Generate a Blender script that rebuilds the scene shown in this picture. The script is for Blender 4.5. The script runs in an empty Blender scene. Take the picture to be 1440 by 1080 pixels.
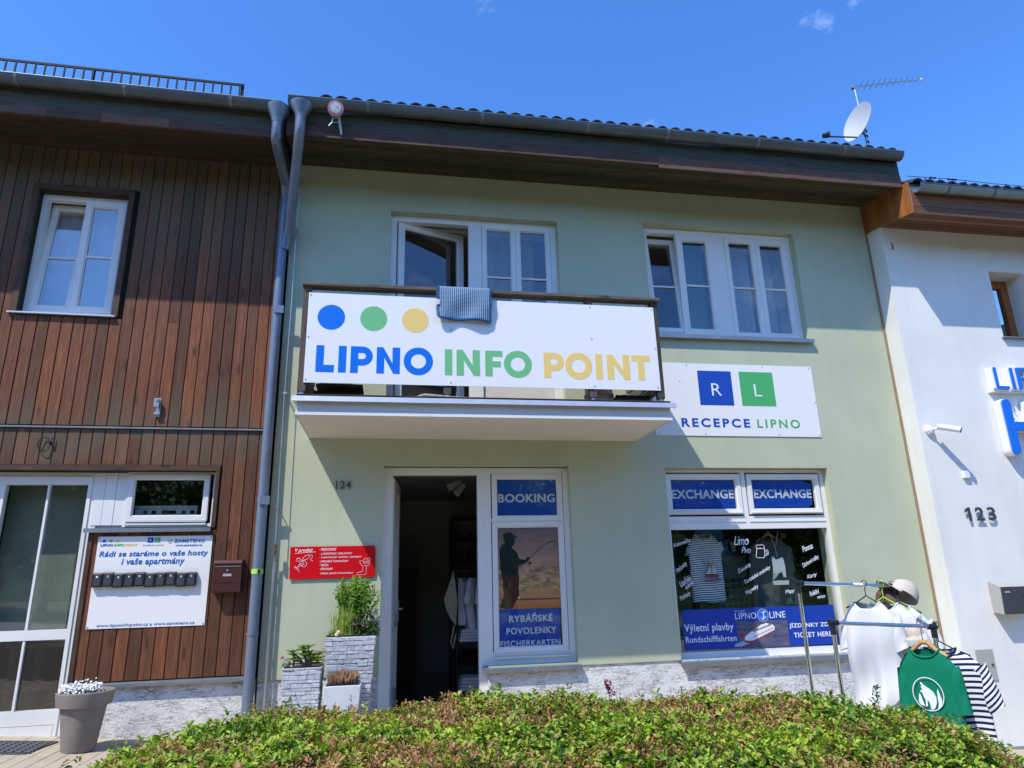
import bpy, bmesh, math, random
import numpy as np
from mathutils import Vector, Matrix
from mathutils.geometry import tessellate_polygon
R = math.radians
rnd = random.Random(7)
sc = bpy.context.scene
COL = sc.collection

# ------------------------------------------------------------------ camera
F_PX = 952.5; YAW, PITCH, ROLL = 0.177334, 0.280992, -0.0258407
CAM = Vector((0.0, -7.0, 1.55))
def _axes():
    cy, sy = math.cos(YAW), math.sin(YAW); cp, sp = math.cos(PITCH), math.sin(PITCH)
    f = Vector((sy*cp, cy*cp, sp)); r = Vector((cy, -sy, 0)); u = r.cross(f)
    c, s = math.cos(ROLL), math.sin(ROLL)
    return c*r + s*u, -s*r + c*u, f
AR, AU, AF = _axes()
cam = bpy.data.cameras.new('camera'); cam.sensor_width = 36; cam.lens = F_PX/1440*36
cam.clip_start = 0.05; cam.clip_end = 2000
camo = bpy.data.objects.new('camera', cam); COL.objects.link(camo); sc.camera = camo
m = Matrix((AR, AU, -AF)).transposed().to_4x4(); m.translation = CAM; camo.matrix_world = m

# ------------------------------------------------------------------ sky and sun
SUN_TO = Vector((-1.13, -1.0, 2.09)).normalized()
SUN_EL = math.asin(SUN_TO.z); SUN_ROT = math.atan2(SUN_TO.x, SUN_TO.y) % (2*math.pi)
world = bpy.data.worlds.new('World'); sc.world = world; world.use_nodes = True
wt = world.node_tree; bg = wt.nodes['Background']
sky = wt.nodes.new('ShaderNodeTexSky'); sky.sky_type = 'NISHITA'; sky.sun_disc = False
sky.sun_elevation = SUN_EL; sky.sun_rotation = SUN_ROT
sky.altitude = 700; sky.air_density = 1.0; sky.dust_density = 0.3; sky.ozone_density = 3.0
hs = wt.nodes.new('ShaderNodeHueSaturation'); hs.inputs['Saturation'].default_value = 1.22
hs.inputs['Hue'].default_value = 0.505
wt.links.new(sky.outputs[0], hs.inputs['Color'])
# thin wisps of cloud, everywhere the same
tc = wt.nodes.new('ShaderNodeTexCoord'); mp = wt.nodes.new('ShaderNodeMapping'); mp.inputs['Scale'].default_value = (2.2, 2.2, 4.4)
mp.inputs['Location'].default_value = (3.1, 0.4, 1.3)
nz = wt.nodes.new('ShaderNodeTexNoise'); nz.inputs['Scale'].default_value = 2.6; nz.inputs['Detail'].default_value = 9; nz.inputs['Roughness'].default_value = .62
cr = wt.nodes.new('ShaderNodeValToRGB'); cr.color_ramp.elements[0].position = .60; cr.color_ramp.elements[1].position = .82
cr.color_ramp.elements[0].color = (0, 0, 0, 1); cr.color_ramp.elements[1].color = (.28, .28, .28, 1)
mx = wt.nodes.new('ShaderNodeMix'); mx.data_type = 'RGBA'; mx.inputs['B'].default_value = (7.5, 8.3, 9.6, 1)
wt.links.new(tc.outputs['Generated'], mp.inputs[0]); wt.links.new(mp.outputs[0], nz.inputs['Vector'])
wt.links.new(nz.outputs['Fac'], cr.inputs[0]); wt.links.new(cr.outputs[0], mx.inputs['Factor'])
tn = wt.nodes.new('ShaderNodeMix'); tn.data_type = 'RGBA'; tn.blend_type = 'MULTIPLY'; tn.inputs['Factor'].default_value = 1; tn.inputs['B'].default_value = (.82, .95, 1.10, 1)
wt.links.new(hs.outputs[0], tn.inputs['A']); wt.links.new(tn.outputs['Result'], mx.inputs['A']); wt.links.new(mx.outputs['Result'], bg.inputs[0])
bg.inputs[1].default_value = 0.15
sl = bpy.data.lights.new('sun', 'SUN'); sl.energy = 2.35; sl.angle = R(0.5); sl.color = (1, .955, .85)
so = bpy.data.objects.new('sun', sl); COL.objects.link(so)
so.rotation_euler = SUN_TO.to_track_quat('Z', 'Y').to_euler(); so.location = (-8, -8, 14)
sc.view_settings.view_transform = 'Standard'; sc.view_settings.look = 'None'
sc.view_settings.exposure = 1.05; sc.view_settings.gamma = 1; sc.view_settings.use_curve_mapping = False
sc.cycles.max_bounces = 8; sc.cycles.transparent_max_bounces = 24; sc.cycles.diffuse_bounces = 4
sc.cycles.glossy_bounces = 4; sc.cycles.caustics_reflective = False; sc.cycles.caustics_refractive = False

# ------------------------------------------------------------------ materials
class Mat:
    def __init__(s, name, col=(.5, .5, .5), rough=.6, metal=0, spec=.5):
        s.m = bpy.data.materials.new(name); s.m.use_nodes = True; s.t = s.m.node_tree
        s.b = s.t.nodes['Principled BSDF']; s.out = s.t.nodes['Material Output']
        s.b.inputs['Base Color'].default_value = (*col, 1); s.b.inputs['Roughness'].default_value = rough
        s.b.inputs['Metallic'].default_value = metal; s.b.inputs['Specular IOR Level'].default_value = spec
    def n(s, k, **kw):
        nd = s.t.nodes.new(k)
        for a, v in kw.items():
            if a[0] == '_': nd.inputs[a[1:].replace('_', ' ')].default_value = v
            else: setattr(nd, a, v)
        return nd
    def l(s, a, b): s.t.links.new(a, b)
    def coords(s, scale=(1, 1, 1), kind='pos'):
        if kind == 'pos': src = s.n('ShaderNodeNewGeometry').outputs['Position']
        else: src = s.n('ShaderNodeTexCoord').outputs[kind]
        mp = s.n('ShaderNodeMapping'); mp.inputs['Scale'].default_value = scale; s.l(src, mp.inputs[0]); return mp.outputs[0]
    def noise(s, scale, detail=4, rough=.55, vec=None, dist=0):
        nd = s.n('ShaderNodeTexNoise'); nd.inputs['Scale'].default_value = scale; nd.inputs['Detail'].default_value = detail
        nd.inputs['Roughness'].default_value = rough; nd.inputs['Distortion'].default_value = dist
        s.l(vec if vec else s.coords(), nd.inputs['Vector']); return nd.outputs['Fac']
    def ramp(s, fac, stops):
        nd = s.n('ShaderNodeValToRGB'); e = nd.color_ramp.elements
        while len(e) < len(stops): e.new(.5)
        for i, (p, c) in enumerate(stops): e[i].position = p; e[i].color = (*c, 1) if len(c) == 3 else c
        s.l(fac, nd.inputs[0]); return nd.outputs[0]
    def mix(s, fac, a, b, mode='MIX'):
        nd = s.n('ShaderNodeMix', data_type='RGBA', blend_type=mode)
        for k, v in (('Factor', fac), ('A', a), ('B', b)):
            if isinstance(v, (int, float)): nd.inputs[k].default_value = v
            elif isinstance(v, tuple): nd.inputs[k].default_value = (*v, 1) if len(v) == 3 else v
            else: s.l(v, nd.inputs[k])
        return nd.outputs['Result']
    def math(s, op, a, b=0, clamp=False):
        nd = s.n('ShaderNodeMath', operation=op, use_clamp=clamp)
        for i, v in enumerate((a, b)):
            if isinstance(v, (int, float)): nd.inputs[i].default_value = v
            else: s.l(v, nd.inputs[i])
        return nd.outputs[0]
    def col(s, o): s.l(o, s.b.inputs['Base Color'])
    def rough(s, o): s.l(o, s.b.inputs['Roughness'])
    def bump(s, h, strength=.3, dist=.01):
        nd = s.n('ShaderNodeBump'); nd.inputs['Strength'].default_value = strength; nd.inputs['Distance'].default_value = dist
        s.l(h, nd.inputs['Height']); s.l(nd.outputs[0], s.b.inputs['Normal'])

def plain(name, col, rough=.6, metal=0, spec=.5, var=.06, scale=9):
    M = Mat(name, col, rough, metal, spec)
    if var:
        f = M.noise(scale, 5)
        lo = tuple(max(0, c*(1-var*1.6)) for c in col); hi = tuple(min(1, c*(1+var)) for c in col)
        M.col(M.ramp(f, [(.3, lo), (.7, hi)]))
        g = M.noise(scale*3, 3); M.rough(M.math('ADD', rough-.06, M.math('MULTIPLY', g, .12)))
    return M

def m_plaster(name, col, dirt=.5):
    M = Mat(name, col, .85, spec=.25)
    a = M.noise(1.1, 6, .6); b = M.noise(260, 2)
    st = M.noise(1.0, 5, .6, M.coords((5, 5, .35)))
    c = M.ramp(a, [(.3, tuple(x*.90 for x in col)), (.7, tuple(min(1, x*1.03) for x in col))])
    c2 = M.mix(M.math('MULTIPLY', M.ramp(st, [(.5, (0, 0, 0)), (.78, (1, 1, 1))]), .30*dirt), c, tuple(x*.62 for x in col))
    M.col(c2)
    M.bump(M.math('ADD', M.math('MULTIPLY', b, .7), M.math('MULTIPLY', M.noise(30, 3), .6)), .22, .006)
    return M.m
GREEN = m_plaster('green_plaster', (.495, .525, .372))
WHITEPL = m_plaster('white_plaster', (.80, .795, .75), .7)
CREAMPL = m_plaster('slab_plaster', (.78, .72, .66), .5)
def m_plinth():
    M = Mat('fissured_plinth_plaster', (.6, .6, .6), .9, spec=.2)
    n = M.noise(2.6, 5, .6, M.coords((4.2, 4.2, 21)), .8); rdg = M.math('ABSOLUTE', M.math('SUBTRACT', n, .5))
    msk = M.ramp(M.noise(5, 4, vec=M.coords((1, 1, 2.2))), [(.44, (0, 0, 0)), (.60, (1, 1, 1))])
    h = M.mix(msk, (1, 1, 1), M.ramp(rdg, [(.0, (0, 0, 0)), (.022, (1, 1, 1))]))
    n2 = M.noise(2.2, 6)
    base = M.ramp(n2, [(.3, (.62, .61, .59)), (.7, (.76, .75, .72))])
    M.col(M.mix(h, (.33, .32, .31), base)); M.bump(M.math('ADD', h, M.math('MULTIPLY', M.noise(45, 5), .8)), .8, .012)
    return M.m
PLINTH = m_plinth()
def m_wood(name, a, b, axis='z', weather=None, scale=1, rough=.62, knots=True, wamt=.95):
    M = Mat(name, a, rough, spec=.3)
    s = {'z': (26, 26, 1.1), 'x': (1.1, 26, 26), 'y': (26, 1.1, 26)}[axis]
    s = tuple(k*scale for k in s)
    oi = M.n('ShaderNodeObjectInfo').outputs['Random']
    geo = M.n('ShaderNodeNewGeometry').outputs['Position']
    off = M.n('ShaderNodeVectorMath', operation='SCALE'); off.inputs[0].default_value = (17, 31, 23); M.l(oi, off.inputs['Scale'])
    ad = M.n('ShaderNodeVectorMath', operation='ADD'); M.l(geo, ad.inputs[0]); M.l(off.outputs[0], ad.inputs[1])
    mp = M.n('ShaderNodeMapping'); mp.inputs['Scale'].default_value = s; M.l(ad.outputs[0], mp.inputs[0])
    g = M.noise(2.2, 8, .72, mp.outputs[0], 1.3)
    c = M.ramp(g, [(.28, tuple(k*.45 for k in a)), (.5, a), (.72, b)])
    tone = M.ramp(oi, [(0, (.62, .62, .62)), (.3, (.85, .88, .90)), (.65, (1.10, 1.02, .98)), (1, (1.42, 1.25, 1.12))])
    c = M.mix(1, c, tone, 'MULTIPLY')
    if knots:
        k = {'z': (8, 8, 2.6), 'x': (2.6, 8, 8), 'y': (8, 2.6, 8)}[axis]
        mk = M.n('ShaderNodeMapping'); mk.inputs['Scale'].default_value = k; M.l(ad.outputs[0], mk.inputs[0])
        v = M.n('ShaderNodeTexVoronoi'); v.inputs['Scale'].default_value = 1; M.l(mk.outputs[0], v.inputs['Vector'])
        kk = M.ramp(v.outputs['Distance'], [(.08, (1, 1, 1)), (.22, (0, 0, 0))])
        c = M.mix(M.math('MULTIPLY', kk, .75), c, tuple(x*.25 for x in a))
    if weather:
        sx = M.n('ShaderNodeSeparateXYZ'); M.l(geo, sx.inputs[0])
        zz = M.math('ADD', sx.outputs['Z'], M.math('MULTIPLY', M.math('SUBTRACT', M.noise(1.4, 4), .5), 1.0))
        zz = M.math('ADD', zz, M.math('MULTIPLY', oi, .25))
        w = M.ramp(M.math('MULTIPLY', zz, .15), [(0, (.3, .3, .3)), (.12, (.12, .12, .12)), (.30, (.05, .05, .05)), (.41, (.1, .1, .1)), (.455, (.75, .75, .75)), (.49, (.55, .55, .55)), (.54, (.05, .05, .05)), (.70, (.08, .08, .08)), (.80, (.55, .55, .55)), (.88, (.9, .9, .9))])
        streak = M.ramp(g, [(.35, (1, 1, 1)), (.75, (.35, .35, .35))])
        c = M.mix(M.math('MULTIPLY', M.math('MULTIPLY', w, streak), wamt), c, weather)
    M.col(c); M.bump(g, .35, .004)
    return M.m
SIDING = m_wood('brown_siding_wood', (.155, .053, .021), (.28, .115, .050), 'z', weather=(.105, .108, .072))
SOFFIT = m_wood('mossy_soffit_wood', (.055, .050, .022), (.11, .098, .045), 'x', rough=.8)
FASCIA = m_wood('weathered_fascia_wood', (.062, .070, .056), (.11, .12, .098), 'x', rough=.75)
FASCIA2 = m_wood('red_brown_fascia_wood', (.12, .070, .050), (.19, .125, .09), 'x', rough=.75)
TRIMW = m_wood('dark_brown_trim_wood', (.060, .036, .022), (.11, .07, .045), 'x')
TRIMV = m_wood('dark_brown_trim_wood_upright', (.060, .036, .022), (.11, .07, .045), 'z')
ORANGE = m_wood('orange_stained_wood', (.30, .115, .035), (.40, .17, .06), 'z', rough=.5, knots=False)
ORANGEX = m_wood('orange_brown_fascia_wood', (.20, .085, .038), (.28, .13, .06), 'x', rough=.55, knots=False)
OLDWOOD = m_wood('grey_old_rail_wood', (.15, .125, .105), (.27, .235, .205), 'x', rough=.85)
OLDWOODV = m_wood('grey_old_post_wood', (.095, .078, .066), (.17, .145, .128), 'z', rough=.85)
WOODL = m_wood('light_hanger_wood', (.55, .33, .14), (.66, .43, .2), 'x', rough=.4, knots=False)
STRIPW = plain('brown_joint_strip', (.30, .20, .12), .6).m
PVC = plain('white_window_plastic', (.80, .785, .75), .32, var=.03, scale=3).m
ZINC = plain('grey_zinc_sheet', (.26, .29, .32), .42, .55, var=.12, scale=6).m
PIPE = plain('blue_grey_painted_pipe', (.17, .205, .27), .35, .25, var=.07, scale=5).m
GUT = plain('dark_grey_gutter_metal', (.105, .122, .128), .42, .3, var=.14, scale=5).m
GUTL = plain('light_zinc_gutter_metal', (.26, .30, .32), .4, .5, var=.1, scale=5).m
STEEL = plain('galvanised_steel', (.50, .52, .53), .35, .8, var=.1).m
CHROME = Mat('chrome', (.78, .80, .83), .07, 1).m
BLACKP = plain('black_plastic', (.016, .016, .018), .38, var=.1).m
DARKM = plain('black_painted_metal', (.013, .013, .015), .4, .2, var=.1).m
DARK = Mat('unlit_backing', (.012, .012, .012), .9).m
WHITEP = plain('white_painted_metal', (.80, .81, .82), .3, var=.02).m
BROWNM = plain('brown_mailbox_metal', (.070, .022, .018), .35, .1, var=.06).m
GREYM = plain('anthracite_mailbox_metal', (.062, .068, .08), .35, .2, var=.05).m
BEIGEM = plain('beige_grey_metal', (.42, .41, .38), .4, .1, var=.04).m
ROOFT = plain('dark_roof_tile', (.050, .042, .042), .75, var=.3, scale=16).m
INWALL = plain('interior_wall_paint', (.68, .64, .57), .85, var=.03).m
INCEIL = plain('interior_ceiling_paint', (.60, .58, .55), .85, var=.03).m
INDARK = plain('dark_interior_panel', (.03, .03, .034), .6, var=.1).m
TILEF = plain('polished_grey_floor_tiles', (.10, .105, .115), .12, var=.15, scale=2).m
SIGNW = Mat('white_sign_board', (.82, .81, .78), .22); SIGNW.bump(SIGNW.noise(2.2, 3), .12, .02); SIGNW = SIGNW.m
BLUE = Mat('blue_print', (.002, .15, .70), .3).m
BLUED = Mat('deep_blue_print', (.010, .060, .40), .3).m
BLUET = Mat('blue_text_print', (.010, .11, .43), .3).m
GRN = Mat('green_print', (.17, .50, .20), .3).m
GRND = Mat('green_logo_print', (.075, .42, .12), .3).m
YEL = Mat('yellow_print', (.86, .60, .17), .3).m
WHT = Mat('white_print', (.82, .83, .88), .35).m
GREYT = Mat('grey_print', (.25, .26, .28), .4).m
REDS = Mat('red_sign_board', (.62, .004, .012), .22).m
PANELB = Mat('blue_window_sheet', (.008, .050, .36), .3)
PANELB.col(PANELB.mix(PANELB.math('MULTIPLY', PANELB.noise(3, 3), .35), (.007, .045, .35), (.02, .075, .42))); PANELB = PANELB.m
PANELC = Mat('blue_sheet_lifted_behind_glass', (.014, .08, .50), .3).m  # sheet blue lightened to make up for light lost behind the pane
WHT2 = Mat('white_print_lifted_behind_glass', (.88, .88, .88), .35).m  # print white lightened for the same loss of light behind glass
def m_glass(name, tint=(.94, .97, .96), refl=.13):
    M = Mat(name); t = M.t; t.nodes.remove(M.b)
    tr = M.n('ShaderNodeBsdfTransparent'); tr.inputs[0].default_value = (*tint, 1)
    gl = M.n('ShaderNodeBsdfGlossy'); gl.inputs['Roughness'].default_value = .015; gl.inputs[0].default_value = (1, 1, 1, 1)
    bu = M.n('ShaderNodeBump'); bu.inputs['Strength'].default_value = .03; bu.inputs['Distance'].default_value = .02; M.l(M.noise(2.3, 1), bu.inputs['Height']); M.l(bu.outputs[0], gl.inputs['Normal'])
    fr = M.n('ShaderNodeFresnel'); fr.inputs[0].default_value = 1.5
    f = M.math('MULTIPLY', M.math('ADD', M.math('MULTIPLY', fr.outputs[0], 1.5), refl-.06, True), M.math('SUBTRACT', 1, M.n('ShaderNodeNewGeometry').outputs['Backfacing']))
    mi = M.n('ShaderNodeMixShader'); M.l(f, mi.inputs[0]); M.l(tr.outputs[0], mi.inputs[1]); M.l(gl.outputs[0], mi.inputs[2]); M.l(mi.outputs[0], M.out.inputs[0])
    return M.m
GLASS = m_glass('window_glass')
GLASSM = m_glass('coated_window_glass', (.88, .90, .92), .13)
GLASSL = m_glass('bright_reflecting_glass', (.93, .94, .95), .22)
def m_cloth(name, col, rough=.9, transl=.0):
    M = Mat(name, col, rough, spec=.15); f = M.noise(9, 4); M.col(M.ramp(f, [(.3, tuple(c*.93 for c in col)), (.7, col)]))
    M.bump(M.noise(900, 2), .12, .001); return M.m
WHITEC = m_cloth('white_cotton', (.68, .68, .69)); GREENC = m_cloth('green_cotton', (.005, .20, .105)); GREYC = m_cloth('dark_grey_cotton', (.09, .105, .11))
BEIGEC = m_cloth('beige_cotton', (.58, .50, .42)); CREAMC = m_cloth('cream_canvas', (.40, .34, .24)); CURT = m_cloth('curtain_cloth', (.70, .70, .72)); CURTB = m_cloth('beige_curtain', (.40, .33, .20)); BROWNC = m_cloth('brown_felt', (.15, .09, .07))
def m_stripe(name, period, frac, a, b):
    M = Mat(name, a, .9, spec=.15); at = M.n('ShaderNodeAttribute', attribute_name='stripe')
    f = M.math('FRACT', M.math('DIVIDE', at.outputs['Fac'], period)); g = M.math('GREATER_THAN', f, frac)
    M.col(M.mix(g, a, b)); return M.m
STRIPE = m_stripe('navy_and_white_striped_cotton', .034, .46, (.015, .018, .06), (.78, .78, .82))
STRIPE2 = m_stripe('white_and_navy_thin_striped_cotton', .0235, .42, (.02, .028, .085), (.85, .86, .88))

# ------------------------------------------------------------------ frames and mesh builder
class Fr:                                     # a facade: s along it, o out of it (towards the street), z up
    def __init__(self, O=(0, 0, 0), ang=0.0):
        self.O = Vector(O); a = R(ang); self.e = Vector((math.cos(a), math.sin(a), 0)); self.n = Vector((math.sin(a), -math.cos(a), 0))
    def p(self, s, o, z): return self.O + self.e*s + self.n*o + Vector((0, 0, z))
G = Fr(); LF = Fr((-1.2, 0, 0), 1.3)
WF = Fr((0, -.24, 0), 0)
def at(px, py, Y):                             # the point at depth Y seen at (px, py) of the photograph
    d = AF + AR*((px-720)/F_PX) - AU*((py-540)/F_PX); return CAM + d*((Y-CAM.y)/d.y)
def gz(x, y=0): return .16 - .065*max(-14, min(14, x))

BASE = {}
class MB:
    def __init__(self, xf=None): self.v = []; self.f = []; self.xf = xf; self.attr = None; self.smooth = False
    def P(self, q):
        q = Vector(q)
        if self.xf: q = self.xf(q)
        self.v.append(q); return len(self.v)-1
    def face(self, pts): self.f.append([self.P(p) for p in pts]); return self
    def hexa(self, c):                         # 8 corners: bottom 4 then top 4
        i = [self.P(p) for p in c]
        for a in ((0, 3, 2, 1), (4, 5, 6, 7), (0, 1, 5, 4), (1, 2, 6, 5), (2, 3, 7, 6), (3, 0, 4, 7)): self.f.append([i[k] for k in a])
        return self
    def box(self, fr, s0, s1, o0, o1, z0, z1):
        if o0 > o1: o0, o1 = o1, o0
        c = [(s0, o1, z0), (s1, o1, z0), (s1, o0, z0), (s0, o0, z0), (s0, o1, z1), (s1, o1, z1), (s1, o0, z1), (s0, o0, z1)]
        return self.hexa([fr.p(*q) for q in c])
    def rect(self, fr, s0, s1, z0, z1, w, o0, o1, wb=None, wt=None):   # a frame of four butted bars
        wb = w if wb is None else wb; wt = w if wt is None else wt
        self.box(fr, s0, s0+w, o0, o1, z0, z1); self.box(fr, s1-w, s1, o0, o1, z0, z1)
        self.box(fr, s0+w, s1-w, o0, o1, z0, z0+wb); self.box(fr, s0+w, s1-w, o0, o1, z1-wt, z1); return self
    def prism(self, fr, poly, o0, o1):         # poly in (s, z), counter-clockwise seen from the street
        a = [self.P(fr.p(s, o1, z)) for s, z in poly]; b = [self.P(fr.p(s, o0, z)) for s, z in poly]; n = len(poly)
        tri = tessellate_polygon([[Vector((s, z, 0)) for s, z in poly]])
        for t in tri: self.f.append([a[i] for i in t]); self.f.append([b[i] for i in reversed(t)])
        for i in range(n): j = (i+1) % n; self.f.append([a[i], b[i], b[j], a[j]])
        return self
    def slabx(self, prof, x0, x1, fr=None):    # profile in (o, z) swept along s
        fr = fr or G
        a = [self.P(fr.p(x0, o, z)) for o, z in prof]; b = [self.P(fr.p(x1, o, z)) for o, z in prof]; n = len(prof)
        tri = tessellate_polygon([[Vector((s, z, 0)) for s, z in prof]])
        for t in tri: self.f.append([a[i] for i in t]); self.f.append([b[i] for i in reversed(t)])
        for i in range(n): j = (i+1) % n; self.f.append([a[i], b[i], b[j], a[j]])
        return self
    def tube(self, pts, r, n=8, caps=True):
        pts = [Vector(p) for p in pts]; rings = []; prev = None
        for k, p in enumerate(pts):
            t = (pts[min(k+1, len(pts)-1)] - pts[max(k-1, 0)]).normalized()
            if prev is None: u = t.orthogonal().normalized()
            else: u = (prev - t*prev.dot(t)).normalized()
            prev = u; w = t.cross(u); rr = r[k] if isinstance(r, (list, tuple)) else r
            rings.append([self.P(p + (u*math.cos(2*math.pi*i/n) + w*math.sin(2*math.pi*i/n))*rr) for i in range(n)])
        for a, b in zip(rings, rings[1:]):
            for i in range(n): j = (i+1) % n; self.f.append([a[i], a[j], b[j], b[i]])
        if caps: self.f.append(rings[0][::-1]); self.f.append(rings[-1])
        return self
    def lathe(self, c, prof, n=24):            # prof (r, z) upward
        c = Vector(c); rings = [[self.P(c + Vector((r*math.cos(2*math.pi*i/n), r*math.sin(2*math.pi*i/n), z))) for i in range(n)] for r, z in prof]
        for a, b in zip(rings, rings[1:]):
            for i in range(n): j = (i+1) % n; self.f.append([a[i], a[j], b[j], b[i]])
        self.f.append(rings[0][::-1]); self.f.append(rings[-1]); return self
    def ball(self, c, r, n=10, sq=(1, 1, 1)):
        c = Vector(c); rows = []
        for k in range(1, n//2+1):
            a = math.pi*k/(n//2+1)
            rows.append([self.P(c + Vector((r*sq[0]*math.sin(a)*math.cos(2*math.pi*i/n), r*sq[1]*math.sin(a)*math.sin(2*math.pi*i/n), r*sq[2]*math.cos(a)))) for i in range(n)])
        t = self.P(c+Vector((0, 0, r*sq[2]))); b = self.P(c-Vector((0, 0, r*sq[2])))
        for i in range(n): self.f.append([t, rows[0][i], rows[0][(i+1) % n]]); self.f.append([b, rows[-1][(i+1) % n], rows[-1][i]])
        for a, d in zip(rows, rows[1:]):
            for i in range(n): j = (i+1) % n; self.f.append([a[i], d[i], d[j], a[j]])
        return self
    def build(self, name, mat, parent=None, bevel=0, smooth=False, base=None):
        off = BASE.get(parent.name_full, Vector()) if parent else (Vector(base) if base is not None else Vector())
        me = bpy.data.meshes.new(name); me.from_pydata([tuple(v-off) for v in self.v], [], self.f); me.update()
        if bevel:
            bm = bmesh.new(); bm.from_mesh(me); bmesh.ops.remove_doubles(bm, verts=bm.verts, dist=1e-5)
            bmesh.ops.bevel(bm, geom=[e for e in bm.edges if e.is_manifold and e.calc_face_angle(0) > .5], offset=bevel, segments=1, affect='EDGES'); bm.to_mesh(me); bm.free()
        if smooth:
            me.shade_smooth()
            if smooth != 'all': me.set_sharp_from_angle(angle=R(40))
        me.materials.append(mat); o = bpy.data.objects.new(name, me); COL.objects.link(o)
        if parent: o.parent = parent
        else: o.location = off
        BASE[o.name_full] = off
        return o
def tag(o, label=None, cat=None, group=None, kind=None):
    for k, v in (('label', label), ('category', cat), ('group', group), ('kind', kind)):
        if v: o[k] = v
    return o
def thing(name, label, cat, loc=(0, 0, 0), group=None):
    o = bpy.data.objects.new(name, None); COL.objects.link(o); o.location = loc; o.empty_display_size = .1
    BASE[o.name_full] = Vector(loc); return tag(o, label, cat, group)
def solo(mb, name, mat, label, cat, group=None, **k):
    base = mb.v[0].copy() if mb.v else Vector(); xs = [v.x for v in mb.v]; ys = [v.y for v in mb.v]; zs = [v.z for v in mb.v]
    base = Vector(((min(xs)+max(xs))/2, (min(ys)+max(ys))/2, min(zs)))
    return tag(mb.build(name, mat, None, base=base, **k), label, cat, group)

def text(fr, body, s0, s1, z0, z1, off, mat, parent, name='lettering', bold=.02, shear=0, track=1.05, depth=.002, rot=0):
    c = bpy.data.curves.new('t', 'FONT'); c.body = body; c.offset = bold; c.shear = shear; c.space_character = track; c.extrude = .02; c.resolution_u = 4
    o = bpy.data.objects.new('t', c); me = bpy.data.meshes.new_from_object(o)
    co = np.empty(len(me.vertices)*3); me.vertices.foreach_get('co', co); co = co.reshape(-1, 3)
    lo, hi = co.min(0), co.max(0); co = (co-lo)/np.maximum(hi-lo, 1e-6)
    parts = MB(); w, h = s1-s0, z1-z0; ca, sa = math.cos(rot), math.sin(rot)
    boff = BASE.get(parent.name_full, Vector()) if parent else Vector()
    out = []
    for x, y, z in co:
        a, b = x*w, y*h
        if rot: a, b = a*ca - b*sa, a*sa + b*ca
        out.append(fr.p(s0+a, off+z*depth, z0+b)-boff)
    me.vertices.foreach_set('co', np.array([tuple(q) for q in out]).ravel()); me.update(); me.name = name
    me.materials.clear(); me.materials.append(mat)
    ob = bpy.data.objects.new(name, me); COL.objects.link(ob); ob.parent = parent; BASE[ob.name_full] = boff
    bpy.data.objects.remove(o); bpy.data.curves.remove(c); return ob

def walls(fr, s0, s1, z0, z1, holes, th, mb, o=0.0):      # a wall with openings, reveals and thickness
    ss = sorted({s0, s1, *[h[0] for h in holes], *[h[1] for h in holes]}); zs = sorted({z0, z1, *[h[2] for h in holes], *[h[3] for h in holes]})
    ss = [s for s in ss if s0 <= s <= s1]; zs = [z for z in zs if z0 <= z <= z1]
    def hole(i, j):
        if not (0 <= i < len(ss)-1 and 0 <= j < len(zs)-1): return True
        a, b = (ss[i]+ss[i+1])/2, (zs[j]+zs[j+1])/2
        return any(h[0] < a < h[1] and h[2] < b < h[3] for h in holes)
    for i in range(len(ss)-1):
        for j in range(len(zs)-1):
            if hole(i, j): continue
            a, b, c, d = ss[i], ss[i+1], zs[j], zs[j+1]
            mb.face([fr.p(a, o, c), fr.p(b, o, c), fr.p(b, o, d), fr.p(a, o, d)]); mb.face([fr.p(a, o-th, c), fr.p(a, o-th, d), fr.p(b, o-th, d), fr.p(b, o-th, c)])
            if hole(i-1, j): mb.face([fr.p(a, o, c), fr.p(a, o, d), fr.p(a, o-th, d), fr.p(a, o-th, c)])
            if hole(i+1, j): mb.face([fr.p(b, o, c), fr.p(b, o-th, c), fr.p(b, o-th, d), fr.p(b, o, d)])
            if hole(i, j-1): mb.face([fr.p(a, o, c), fr.p(a, o-th, c), fr.p(b, o-th, c), fr.p(b, o, c)])
            if hole(i, j+1): mb.face([fr.p(a, o, d), fr.p(b, o, d), fr.p(b, o-th, d), fr.p(a, o-th, d)])
    return mb

def casement(fr, win, s0, s1, z0, z1, o, bars=(), w=.058, tilt=0, swing=0, glass=None, d=.06, hinge='l'):
    """a sash with its pane and bars; o = its outer face"""
    xf = None
    if tilt or swing:
        if tilt: piv, ax, an = fr.p(0, o-d/2, z0+.01), fr.e, -tilt      # leans inwards at the top
        else:
            hs_ = s0 if hinge == 'l' else s1; piv, ax, an = fr.p(hs_, o-d, 0), Vector((0, 0, 1)), (swing if hinge == 'l' else -swing)
        rm = Matrix.Rotation(an, 3, ax); xf = lambda q: piv + rm @ (q-piv)
    MB(xf).rect(fr, s0, s1, z0, z1, w, o-d, o).rect(fr, s0+w, s1-w, z0+w, z1-w, .012, o-d+.008, o-.012).build('sash', PVC, win)
    MB(xf).box(fr, s0+w+.012, s1-w-.012, o-d/2-.003, o-d/2+.003, z0+w+.012, z1-w-.012).build('pane', glass or GLASS, win)
    for b in bars: MB(xf).box(fr, s0+w+.012, s1-w-.012, o-d/2+.0035, o-d/2+.018, b-.011, b+.011).build('glazing_bar', PVC, win)

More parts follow.
